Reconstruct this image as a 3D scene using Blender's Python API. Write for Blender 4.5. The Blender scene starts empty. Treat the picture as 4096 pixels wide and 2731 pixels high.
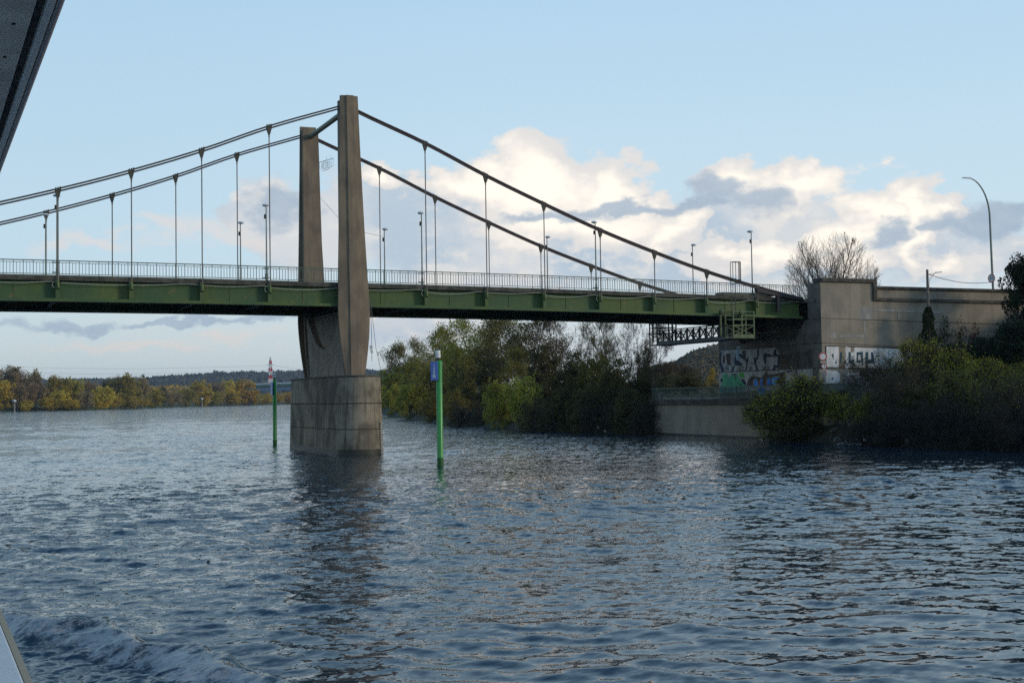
import bpy, bmesh, math, random
import numpy as np
from mathutils import Vector, Matrix
R = math.radians
SC = bpy.context.scene
COL = SC.collection
PI = math.pi
# ------------------------------------------------------------------ camera
HC = 4.08                                   # eye height above the river
YAW, PITCH, ROLL, FOC = R(23.06), R(2.39), R(-0.90), 5332.0
cam_d = bpy.data.cameras.new("camera"); cam = bpy.data.objects.new("camera", cam_d); COL.objects.link(cam)
_f = Vector((math.sin(YAW), math.cos(YAW), 0)); _r = Vector((math.cos(YAW), -math.sin(YAW), 0)); _u = Vector((0, 0, 1))
FW = _f*math.cos(PITCH) + _u*math.sin(PITCH); _u2 = _u*math.cos(PITCH) - _f*math.sin(PITCH)
RT = _r*math.cos(ROLL) + _u2*math.sin(ROLL); UP = _u2*math.cos(ROLL) - _r*math.sin(ROLL)
m = Matrix((RT, UP, -FW)).transposed().to_4x4(); m.translation = (0, 0, HC); cam.matrix_world = m
cam_d.sensor_width = 36.0; cam_d.lens = 36.0*FOC/4096.0
cam_d.clip_start = 0.1; cam_d.clip_end = 30000
SC.camera = cam
def ray(px, py): return FW + RT*((px-2048)/FOC) + UP*((1365.5-py)/FOC)
def atY(px, py, y): d = ray(px, py); return Vector((0, 0, HC)) + d*(y/d.y)
def atX(px, py, x): d = ray(px, py); return Vector((0, 0, HC)) + d*(x/d.x)
# ------------------------------------------------------------------ sky, sun, exposure
SUN_AZ, SUN_EL = R(128), R(14)              # azimuth from +Y towards +X
SC.view_settings.view_transform = 'Standard'; SC.view_settings.look = 'None'
SC.view_settings.exposure = 0.0; SC.view_settings.gamma = 1.0; SC.view_settings.use_curve_mapping = False
SC.cycles.sample_clamp_indirect = 3.0; SC.cycles.max_bounces = 6; SC.cycles.diffuse_bounces = 3; SC.cycles.glossy_bounces = 3
SC.cycles.transparent_max_bounces = 6; SC.cycles.volume_bounces = 0
SC.cycles.use_adaptive_sampling = True; SC.cycles.adaptive_threshold = 0.005
SC.cycles.use_denoising = False
W = bpy.data.worlds.new("World"); SC.world = W; W.use_nodes = True
def build_world():
    nt = W.node_tree; N = nt.nodes; L = nt.links; N.clear()
    out = N.new('ShaderNodeOutputWorld'); bg = N.new('ShaderNodeBackground'); L.new(bg.outputs[0], out.inputs[0])
    bg.inputs[1].default_value = 0.1
    sky = N.new('ShaderNodeTexSky'); sky.sky_type = 'NISHITA'; sky.sun_disc = False
    sky.sun_elevation = SUN_EL; sky.sun_rotation = SUN_AZ; sky.altitude = 20; sky.air_density = 1.0; sky.dust_density = 0.7; sky.ozone_density = 1.0
    tc = N.new('ShaderNodeTexCoord'); sx = N.new('ShaderNodeSeparateXYZ'); L.new(tc.outputs['Generated'], sx.inputs[0])
    def M(op, a, b=None, c=None, clamp=False):
        n = N.new('ShaderNodeMath'); n.operation = op; n.use_clamp = clamp
        for i, v in enumerate((a, b, c)):
            if v is None: continue
            if isinstance(v, (int, float)): n.inputs[i].default_value = v
            else: L.new(v, n.inputs[i])
        return n.outputs[0]
    def noise(vec, scale, detail=6, rough=.55):
        n = N.new('ShaderNodeTexNoise'); n.inputs['Scale'].default_value = scale; n.inputs['Detail'].default_value = detail
        n.inputs['Roughness'].default_value = rough; L.new(vec, n.inputs['Vector']); return n.outputs['Fac']
    def smooth(v, a, b):
        n = N.new('ShaderNodeMapRange'); n.interpolation_type = 'SMOOTHSTEP'; L.new(v, n.inputs[0])
        n.inputs[1].default_value = a; n.inputs[2].default_value = b; return n.outputs[0]
    def mix(f, a, b):
        n = N.new('ShaderNodeMix'); n.data_type = 'RGBA'
        if isinstance(f, (int, float)): n.inputs[0].default_value = f
        else: L.new(f, n.inputs[0])
        for k, v in ((6, a), (7, b)):
            if isinstance(v, tuple): n.inputs[k].default_value = (*v, 1)
            else: L.new(v, n.inputs[k])
        return n.outputs[2]
    az0 = M('MULTIPLY', M('ARCTAN2', sx.outputs[0], sx.outputs[1]), 180/PI)
    el0 = M('MULTIPLY', M('ARCSINE', sx.outputs[2]), 180/PI)
    def comb(a, b):
        c = N.new('ShaderNodeCombineXYZ'); L.new(a, c.inputs[0]); L.new(b, c.inputs[1]); return c.outputs[0]
    vec0 = comb(az0, M('MULTIPLY', el0, 1.5))
    def warp(v, scale, amp, seed):
        n = N.new('ShaderNodeTexNoise'); n.inputs['Scale'].default_value = scale; n.inputs['Detail'].default_value = 5; n.inputs['Roughness'].default_value = .52
        mp = N.new('ShaderNodeMapping'); mp.inputs['Location'].default_value = (seed, seed*1.7, 0); L.new(vec0, mp.inputs[0]); L.new(mp.outputs[0], n.inputs['Vector'])
        return M('ADD', v, M('MULTIPLY', M('SUBTRACT', n.outputs['Fac'], .5), amp))
    az = warp(az0, .33, 7.0, 3.1); el = warp(el0, .38, 3.4, 11.7)
    vec = comb(az, M('MULTIPLY', el, 1.5))
    n1 = noise(vec0, .42, 9, .62); n2 = noise(vec0, .15, 6, .55); n4 = noise(vec0, 1.1, 8, .62)
    n3 = noise(comb(M('MULTIPLY', az0, .35), M('MULTIPLY', el0, 1.6)), .3, 7, .6)
    def dirs(x, y): d = ray(x*1.7415, y*1.7415); return math.degrees(math.atan2(d.x, d.y)), math.degrees(math.asin(d.z/d.length))
    def field(blobs):
        f = None
        for x, y, rx, ry in blobs:
            a, e = dirs(x, y); kx = 1/(rx*1.7415/FOC*57.3); ky = 1/(ry*1.7415/FOC*57.3)
            dx = M('MULTIPLY', M('SUBTRACT', az, a), kx); dy = M('MULTIPLY', M('SUBTRACT', el, e), ky)
            v = M('SUBTRACT', 1.0, M('SQRT', M('ADD', M('MULTIPLY', dx, dx), M('MULTIPLY', dy, dy))))
            f = v if f is None else M('SMOOTH_MAX', f, v, .25)
        return f
    K = 10.0      # colours below are display-linear; the Background strength is 0.1
    def C(r, g, b): return (r*K, g*K, b*K)
    clear = mix(smooth(el0, -1, 24), C(.74, .90, .97), C(.45, .71, .94))
    clear = mix(M('MULTIPLY', smooth(az0, 26, 2), .30), clear, C(.42, .64, .82))
    clear = mix(smooth(el0, 15, 50), clear, C(.085, .235, .50))
    base = mix(.88, sky.outputs[0], clear)
    veil = M('MULTIPLY', smooth(M('ADD', el0, M('MULTIPLY', n3, 3.0)), 8.0, 2.0), .75)
    base = mix(veil, base, mix(smooth(az0, 6, 36), mix(n2, C(.62, .74, .74), C(.80, .79, .70)), C(.80, .82, .80)))
    # soft grey bank behind the towers and on to the right
    g = M('ADD', field([(640, 500, 110, 120), (760, 520, 200, 130), (950, 500, 230, 130), (1200, 570, 420, 130), (1600, 560, 460, 140), (2000, 560, 360, 120), (2300, 600, 200, 70), (950, 720, 300, 90)]), M('MULTIPLY', M('SUBTRACT', n1, .5), .9))
    gc = mix(smooth(n2, .38, .62), C(.50, .60, .70), C(.74, .75, .76))
    gc = mix(M('MULTIPLY', smooth(n1, .50, .66), .75), gc, C(.90, .85, .79))
    col = mix(M('MULTIPLY', smooth(g, .0, .35), .92), base, gc)
    # thin pinkish streaks and small grey puffs over the left bank
    p_ = M('ADD', field([(420, 520, 200, 45), (230, 560, 160, 30), (520, 770, 120, 30), (330, 800, 260, 25)]), M('MULTIPLY', M('SUBTRACT', n3, .5), 1.6))
    col = mix(M('MULTIPLY', smooth(p_, .0, .7), .5), col, C(.88, .76, .68))
    # sunlit heaps
    fb = field([(1240, 420, 190, 120), (1100, 430, 120, 60), (1400, 440, 140, 80), (1300, 520, 260, 70), (1530, 535, 110, 50), (1800, 420, 190, 60), (2020, 490, 110, 80), (2125, 480, 85, 75), (1930, 540, 90, 60), (2145, 555, 65, 80), (900, 400, 90, 40), (1720, 590, 170, 50), (1950, 610, 160, 40)])
    b = M('ADD', M('ADD', fb, M('MULTIPLY', M('SUBTRACT', n1, .5), .75)), M('MULTIPLY', M('SUBTRACT', n4, .5), .28))
    core = smooth(M('ADD', b, M('MULTIPLY', M('SUBTRACT', n2, .5), 1.8)), .12, .85)
    bc = mix(core, mix(n2, C(.72, .73, .75), C(.94, .88, .80)), C(1.18, 1.09, .95))
    col = mix(smooth(b, -.02, .22), col, bc)
    # slate-blue shaded strips in front
    d = M('ADD', field([(1440, 480, 190, 26), (1290, 505, 170, 22), (1690, 440, 110, 45), (2290, 510, 150, 45), (2190, 520, 70, 22), (2040, 545, 95, 36), (1600, 470, 120, 24), (110, 742, 130, 24), (450, 730, 240, 15), (215, 742, 60, 20), (660, 470, 90, 60)]), M('MULTIPLY', M('SUBTRACT', n1, .5), 1.2))
    col = mix(M('MULTIPLY', smooth(d, -.05, .6), .85), col, mix(n4, C(.30, .42, .56), C(.52, .60, .68)))
    L.new(col, bg.inputs[0])
build_world()
sun_d = bpy.data.lights.new("sun", 'SUN'); sun_d.energy = 1.5; sun_d.angle = R(10); sun_d.color = (1.0, .86, .66)
sun = bpy.data.objects.new("sun", sun_d); COL.objects.link(sun)
_sd = Vector((math.sin(SUN_AZ)*math.cos(SUN_EL), math.cos(SUN_AZ)*math.cos(SUN_EL), math.sin(SUN_EL)))
sun.rotation_euler = _sd.to_track_quat('Z', 'Y').to_euler(); sun.location = _sd*300
# ------------------------------------------------------------------ helpers
rng = np.random.default_rng(7); rnd = random.Random(7)
ORG = {}
def tag(o, label=None, cat=None, group=None, kind=None):
    if label: o['label'] = label
    if cat: o['category'] = cat
    if group: o['group'] = group
    if kind: o['kind'] = kind
    return o
def empty(name, loc, label, cat, group=None):
    o = bpy.data.objects.new(name, None); COL.objects.link(o); o.location = loc; ORG[o.name] = Vector(loc)
    o.empty_display_size = .3
    return tag(o, label, cat, group)
def link(name, me, mats, parent=None, org=(0, 0, 0), smooth=False):
    o = bpy.data.objects.new(name, me); COL.objects.link(o)
    for mt in (mats if isinstance(mats, (list, tuple)) else [mats]): me.materials.append(mt)
    if parent: o.parent = parent
    else: o.location = org
    ORG[o.name] = Vector(org)
    if smooth: me.polygons.foreach_set('use_smooth', [True]*len(me.polygons))
    return o
def np_mesh(name, V, Q, mi=None):
    """V (n,3) float, Q (m,k) int with equal k"""
    me = bpy.data.meshes.new(name); V = np.asarray(V, np.float32); Q = np.asarray(Q, np.int32); k = Q.shape[1]
    me.vertices.add(len(V)); me.vertices.foreach_set('co', V.ravel())
    me.loops.add(Q.size); me.loops.foreach_set('vertex_index', Q.ravel())
    me.polygons.add(len(Q)); me.polygons.foreach_set('loop_start', np.arange(0, Q.size, k, dtype=np.int32))
    if mi is not None: me.polygons.foreach_set('material_index', np.asarray(mi, np.int32))
    me.update(calc_edges=True); return me
class MB:
    def __init__(s): s.v = []; s.f = []; s.m = []
    def add(s, V, F, mi=0):
        b = len(s.v); s.v += [tuple(p) for p in V]; s.f += [tuple(i+b for i in f) for f in F]; s.m += [mi]*len(F); return s
    def box(s, x0, x1, y0, y1, z0, z1, mi=0): return s.sbox(x0, x1, y0, y1, z0, z1, z0, z1, mi)
    def sbox(s, x0, x1, y0, y1, a0, a1, b0, b1, mi=0):
        V = [(x0, y0, a0), (x1, y0, b0), (x1, y1, b0), (x0, y1, a0), (x0, y0, a1), (x1, y0, b1), (x1, y1, b1), (x0, y1, a1)]
        return s.add(V, [(3, 2, 1, 0), (4, 5, 6, 7), (0, 1, 5, 4), (1, 2, 6, 5), (2, 3, 7, 6), (3, 0, 4, 7)], mi)
    def bar(s, p, q, w, h=None, mi=0, up=(0, 0, 1)):
        p, q = Vector(p), Vector(q); h = h or w; d = (q-p).normalized(); u = Vector(up)
        if abs(d.dot(u)) > .97: u = Vector((1, 0, 0))
        a = d.cross(u).normalized()*(w/2); b = a.cross(d).normalized()*(h/2)
        V = [p-a-b, p+a-b, p+a+b, p-a+b, q-a-b, q+a-b, q+a+b, q-a+b]
        return s.add(V, [(0, 1, 2, 3), (7, 6, 5, 4), (0, 4, 5, 1), (1, 5, 6, 2), (2, 6, 7, 3), (3, 7, 4, 0)], mi)
    def tube(s, pts, r, n=8, mi=0, cap=True):
        pts = [Vector(p) for p in pts]; rs = r if isinstance(r, (list, tuple)) else [r]*len(pts); V = []; F = []
        for i, p in enumerate(pts):
            d = (pts[min(i+1, len(pts)-1)]-pts[max(i-1, 0)]).normalized(); u = Vector((0, 0, 1)) if abs(d.z) < .95 else Vector((1, 0, 0))
            a = d.cross(u).normalized(); b = a.cross(d)
            for k in range(n): t = 2*PI*k/n; V.append(p+(a*math.cos(t)+b*math.sin(t))*rs[i])
        for i in range(len(pts)-1):
            for k in range(n): F.append((i*n+k, i*n+(k+1) % n, (i+1)*n+(k+1) % n, (i+1)*n+k))
        if cap: F.append(tuple(range(n-1, -1, -1))); F.append(tuple((len(pts)-1)*n+k for k in range(n)))
        return s.add(V, F, mi)
    def lathe(s, c, prof, n=20, mi=0):
        """prof = [(r,z)...] about a vertical axis through c"""
        c = Vector(c); V = []; F = []
        for r, z in prof:
            for k in range(n): t = 2*PI*k/n; V.append((c.x+r*math.cos(t), c.y+r*math.sin(t), c.z+z))
        for i in range(len(prof)-1):
            for k in range(n): F.append((i*n+k, i*n+(k+1) % n, (i+1)*n+(k+1) % n, (i+1)*n+k))
        F.append(tuple(range(n-1, -1, -1))); F.append(tuple((len(prof)-1)*n+k for k in range(n)))
        return s.add(V, F, mi)
    def loft(s, rings, mi=0, cap=True):
        n = len(rings[0]); V = [p for r in rings for p in r]; F = []
        for i in range(len(rings)-1):
            for k in range(n): F.append((i*n+k, i*n+(k+1) % n, (i+1)*n+(k+1) % n, (i+1)*n+k))
        if cap: F.append(tuple(range(n-1, -1, -1))); F.append(tuple((len(rings)-1)*n+k for k in range(n)))
        return s.add(V, F, mi)
    def plate(s, poly, off, mi=0):
        """prism from a 3-D planar polygon and an offset vector"""
        n = len(poly); off = Vector(off); A = [Vector(p) for p in poly]; V = A+[p+off for p in A]
        F = [tuple(range(n)), tuple(range(2*n-1, n-1, -1))]+[(k, n+k, n+(k+1) % n, (k+1) % n) for k in range(n)]
        return s.add(V, F, mi)
    def build(s, name, mats, parent=None, smooth=False, loc=None, bevel=0, recalc=True):
        org = ORG[parent.name] if parent else Vector(loc or (0, 0, 0))
        me = bpy.data.meshes.new(name); me.from_pydata([(p[0]-org.x, p[1]-org.y, p[2]-org.z) for p in s.v], [], s.f)
        me.polygons.foreach_set('material_index', s.m)
        if recalc:
            bm = bmesh.new(); bm.from_mesh(me); bmesh.ops.recalc_face_normals(bm, faces=bm.faces[:]); bm.to_mesh(me); bm.free()
        o = link(name, me, mats, parent, org, smooth)
        if smooth and len(me.polygons):
            try: me.set_sharp_from_angle(angle=R(35))
            except Exception: pass
        if bevel:
            b = o.modifiers.new('bevel', 'BEVEL'); b.width = bevel; b.segments = 2; b.limit_method = 'ANGLE'
        return o
def copy_tree(o, parent=None):
    c = o.copy(); COL.objects.link(c); c.parent = parent
    for ch in [x for x in o.children]: copy_tree(ch, c)
    return c
# ------------------------------------------------------------------ materials
def mat(name, col, rough=.7, col2=None, scale=3.0, spec=.3, metal=0, bump=0, bscale=20, streak=0, streak_col=None, rust=0, rust_col=(.16, .06, .025), stretch=(1, 1, 1), hue_obj=0, contrast=(.35, .65), trans=0):
    mt = bpy.data.materials.new(name); mt.use_nodes = True; nt = mt.node_tree; N = nt.nodes; L = nt.links
    p = N['Principled BSDF']; p.inputs['Roughness'].default_value = rough; p.inputs['Metallic'].default_value = metal; p.inputs['Specular IOR Level'].default_value = spec
    p.inputs['Base Color'].default_value = (*col, 1)
    geo = N.new('ShaderNodeNewGeometry'); pos = geo.outputs['Position']
    def mp(sc):
        n = N.new('ShaderNodeMapping'); n.inputs['Scale'].default_value = sc; L.new(pos, n.inputs[0]); return n.outputs[0]
    def noise(v, s, d=5, r=.55):
        n = N.new('ShaderNodeTexNoise'); n.inputs['Scale'].default_value = s; n.inputs['Detail'].default_value = d; n.inputs['Roughness'].default_value = r; L.new(v, n.inputs['Vector']); return n.outputs['Fac']
    def ramp(f, a, b):
        n = N.new('ShaderNodeMapRange'); n.interpolation_type = 'SMOOTHSTEP'; n.inputs[1].default_value = a; n.inputs[2].default_value = b; L.new(f, n.inputs[0]); return n.outputs[0]
    def mul(f, k):
        n = N.new('ShaderNodeMath'); n.operation = 'MULTIPLY'; n.inputs[1].default_value = k; L.new(f, n.inputs[0]); return n.outputs[0]
    def mix(f, a, b):
        n = N.new('ShaderNodeMix'); n.data_type = 'RGBA'; L.new(f, n.inputs[0])
        for k, v in ((6, a), (7, b)):
            if isinstance(v, tuple): n.inputs[k].default_value = (*v, 1)
            else: L.new(v, n.inputs[k])
        return n.outputs[2]
    c = col
    if col2: c = mix(ramp(noise(mp(stretch), scale), *contrast), col, col2)
    if streak: c = mix(mul(ramp(noise(mp((3.0, 3.0, .16)), 1.3, 6, .62), .48, .72), streak), c, streak_col or tuple(x*.35 for x in col))
    if rust: c = mix(mul(ramp(noise(mp((1, 1, 1)), 2.6, 7, .65), .60, .68), rust), c, rust_col)
    if hue_obj:
        oi = N.new('ShaderNodeObjectInfo'); hs = N.new('ShaderNodeHueSaturation')
        n = N.new('ShaderNodeMapRange'); n.inputs[3].default_value = 1-hue_obj; n.inputs[4].default_value = 1+hue_obj; L.new(oi.outputs['Random'], n.inputs[0]); L.new(n.outputs[0], hs.inputs['Value'])
        n = N.new('ShaderNodeMapRange'); n.inputs[3].default_value = .5-.06*hue_obj; n.inputs[4].default_value = .5+.06*hue_obj; L.new(oi.outputs['Random'], n.inputs[0]); L.new(n.outputs[0], hs.inputs['Hue'])
        if isinstance(c, tuple): hs.inputs['Color'].default_value = (*c, 1)
        else: L.new(c, hs.inputs['Color'])
        c = hs.outputs[0]
    if not isinstance(c, tuple): L.new(c, p.inputs['Base Color'])
    if trans:
        t = N.new('ShaderNodeBsdfTranslucent'); ms = N.new('ShaderNodeMixShader'); ms.inputs[0].default_value = trans
        if isinstance(c, tuple): t.inputs[0].default_value = (*c, 1)
        else: L.new(c, t.inputs[0])
        L.new(p.outputs[0], ms.inputs[1]); L.new(t.outputs[0], ms.inputs[2]); L.new(ms.outputs[0], N['Material Output'].inputs[0])
    if bump:
        b = N.new('ShaderNodeBump'); b.inputs['Strength'].default_value = bump; b.inputs['Distance'].default_value = .03; L.new(noise(pos, bscale, 4), b.inputs['Height']); L.new(b.outputs[0], p.inputs['Normal'])
    return mt
MT = {}
MT['tower'] = mat('tower_concrete', (.245, .19, .13), .85, (.165, .13, .095), .8, bump=.5, bscale=9, streak=.55, streak_col=(.10, .092, .08), stretch=(1, 1, .5))
MT['web'] = mat('web_concrete', (.36, .32, .26), .85, (.26, .23, .19), .8, bump=.4, bscale=9, streak=.5, streak_col=(.16, .145, .12))
MT['pier'] = mat('pier_concrete', (.31, .26, .185), .85, (.12, .10, .072), .5, bump=.5, bscale=8, streak=.9, streak_col=(.055, .05, .042))
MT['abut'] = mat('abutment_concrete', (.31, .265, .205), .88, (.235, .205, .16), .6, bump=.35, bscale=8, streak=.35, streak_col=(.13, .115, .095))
MT['abut_dark'] = mat('sooty_concrete', (.19, .165, .13), .9, (.12, .105, .088), .7, bump=.35, bscale=8, streak=.7, streak_col=(.035, .033, .03))  # darker copy of the abutment tone: shade of the sunless faces coloured in
MT['cap'] = mat('weathered_coping', (.10, .09, .072), .9, (.05, .045, .036), 1.6, bump=.4, bscale=10)
MT['quay'] = mat('quay_concrete', (.32, .265, .195), .85, (.25, .21, .16), .5, bump=.3, bscale=8, streak=.3, streak_col=(.13, .11, .085))
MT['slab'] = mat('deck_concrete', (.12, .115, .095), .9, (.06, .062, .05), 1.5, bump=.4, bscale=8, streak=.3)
MT['asphalt'] = mat('asphalt', (.05, .05, .05), .9)
MT['green'] = mat('green_paint', (.088, .132, .040), .6, (.055, .105, .048), .35, bump=.15, bscale=12, rust=.9, rust_col=(.20, .145, .075), spec=.25, streak=.35, streak_col=(.05, .075, .03))
MT['green_d'] = mat('green_paint_worn', (.12, .17, .06), .6, (.16, .17, .08), 2.0, bump=.2, bscale=14, rust=.6, rust_col=(.20, .14, .07))
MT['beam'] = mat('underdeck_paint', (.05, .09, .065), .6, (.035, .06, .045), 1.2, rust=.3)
MT['rail'] = mat('rail_paint', (.105, .14, .10), .5, (.075, .105, .08), 2.0, rust=.3)
MT['cable'] = mat('cable_steel', (.062, .045, .048), .55, (.10, .08, .07), 6.0, spec=.4, bump=.3, bscale=40)
MT['clamp'] = mat('clamp_iron', (.05, .05, .042), .6, (.09, .085, .06), 8.0, bump=.3, bscale=30)
MT['rod'] = mat('hanger_rod', (.10, .085, .085), .5, (.17, .16, .13), 3.0, spec=.4)
MT['strut'] = mat('strut_paint', (.12, .15, .11), .5, (.16, .17, .13), 3.0)
MT['lamp_pole'] = mat('lamp_pole_paint', (.23, .26, .22), .5, (.17, .2, .17), 2.0, spec=.4)
MT['lamp_head'] = mat('lamp_head_grey', (.62, .64, .66), .35, spec=.5)
MT['lens'] = mat('lamp_lens', (.8, .82, .84), .2, spec=.6)
MT['dark'] = mat('dark_metal', (.03, .03, .032), .6)
MT['white'] = mat('white_paint', (.78, .78, .76), .55, (.66, .66, .64), 5.0)
MT['black'] = mat('black_paint', (.02, .02, .022), .6)
MT['red'] = mat('red_paint', (.50, .03, .03), .5)
MT['pole_green'] = mat('green_pile_paint', (.035, .32, .045), .34, (.025, .24, .04), 2.0, spec=.5, streak=.25, streak_col=(.03, .10, .03))
MT['algae'] = mat('algae_band', (.018, .13, .025), .6, (.022, .09, .02), 5.0)
MT['blue'] = mat('sign_blue', (.025, .12, .52), .35, spec=.5)
MT['signgrey'] = mat('sign_back_grey', (.35, .36, .37), .5)
MT['plate'] = mat('plate_beige', (.40, .37, .30), .6)
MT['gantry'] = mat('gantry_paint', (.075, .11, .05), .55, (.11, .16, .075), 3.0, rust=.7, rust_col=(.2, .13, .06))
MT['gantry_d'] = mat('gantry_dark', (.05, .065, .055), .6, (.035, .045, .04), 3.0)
MT['deckplate'] = mat('gantry_deck_grey', (.16, .19, .20), .6)
MT['wood'] = mat('grey_pole_wood', (.19, .17, .14), .85, (.12, .105, .085), 4.0, stretch=(6, 6, .5), bump=.3)
MT['conduit'] = mat('pale_conduit', (.45, .47, .40), .5)
MT['wire'] = mat('thin_wire', (.12, .12, .13), .5)
MT['bark'] = mat('bark', (.075, .06, .042), .9, (.045, .036, .027), 3.0, bump=.4, bscale=12)
MT['bark_b'] = mat('bark_brown', (.13, .088, .055), .9, (.085, .06, .04), 3.0)
MT['bark_g'] = mat('bark_grey', (.05, .044, .034), .9, (.03, .027, .02), 3.0)
def leaf(name, a, b, sc=.5, tr=.3, ho=.18): return mat(name, a, .7, b, sc, spec=.15, hue_obj=ho, trans=tr, contrast=(.3, .7))
MT['lf_olive'] = leaf('leaf_olive', (.28, .235, .05), (.19, .165, .042), .45)
MT['lf_spring'] = leaf('leaf_spring', (.34, .32, .05), (.24, .23, .042), .5)
MT['lf_brown'] = leaf('leaf_bud_brown', (.15, .11, .042), (.095, .075, .03), .5)
MT['lf_dark'] = leaf('leaf_dark', (.125, .112, .038), (.08, .072, .028), .5)
MT['lf_mid'] = leaf('leaf_mid_green', (.21, .215, .04), (.13, .14, .03), .6); MT['lf_dead'] = leaf('leaf_dead', (.045, .042, .024), (.03, .03, .018), .5)
MT['lf_evergreen'] = leaf('leaf_evergreen', (.022, .042, .016), (.012, .024, .011), .8, .12)
MT['lf_yellow'] = leaf('leaf_yellow_green', (.42, .40, .035), (.25, .25, .032), .7)
MT['lf_gold'] = leaf('leaf_gold', (.66, .43, .05), (.45, .32, .045), .12)  # this and the next three: far-bank sunlight put into the leaf colour
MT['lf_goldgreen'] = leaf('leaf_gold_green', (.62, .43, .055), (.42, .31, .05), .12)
MT['lf_greyb'] = leaf('leaf_grey_brown', (.40, .29, .13), (.27, .20, .10), .12)
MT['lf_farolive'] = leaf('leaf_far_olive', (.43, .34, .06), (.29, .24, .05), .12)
MT['lf_red'] = leaf('leaf_red', (.15, .045, .03), (.10, .05, .03), 1.2)
MT['ivy'] = leaf('leaf_ivy', (.022, .036, .011), (.036, .052, .015), 2.0, .1)
MT['soil'] = mat('bank_soil', (.035, .032, .02), .95, (.05, .055, .022), .6, bump=.6, bscale=5)
MT['grass'] = mat('verge_grass', (.05, .07, .018), .95, (.07, .075, .025), .4, bump=.6, bscale=9)
MT['rock'] = mat('bank_rock', (.13, .12, .10), .9, (.06, .055, .045), 3.0, bump=.6, bscale=9)
MT['hill'] = mat('hill_woods', (.075, .08, .045), .95, (.095, .085, .05), .012, bump=0)
MT['hill_b'] = mat('hill_woods_brown', (.17, .13, .075), .95, (.10, .09, .05), .05)
MT['girder_far'] = mat('far_bridge_green', (.05, .12, .085), .6)
MT['girder_blue'] = mat('far_bridge_blue', (.10, .16, .22), .6)
MT['panel'] = mat('canopy_panel', (.8, .75, .68), .6, (.62, .58, .53), 6.0)
MT['trim'] = mat('canopy_trim', (.8, .8, .77), .45)
MT['fascia'] = mat('canopy_fascia', (.27, .25, .28), .35, spec=.5)
MT['gutter'] = mat('canopy_gutter', (.012, .012, .013), .7, (.05, .05, .052), 14.0)
MT['gunwale'] = mat('gunwale_white', (.62, .66, .70), .35, (.55, .60, .66), 5.0, spec=.5)
MT['gunwale_edge'] = mat('gunwale_edge', (.42, .34, .22), .5)
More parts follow.
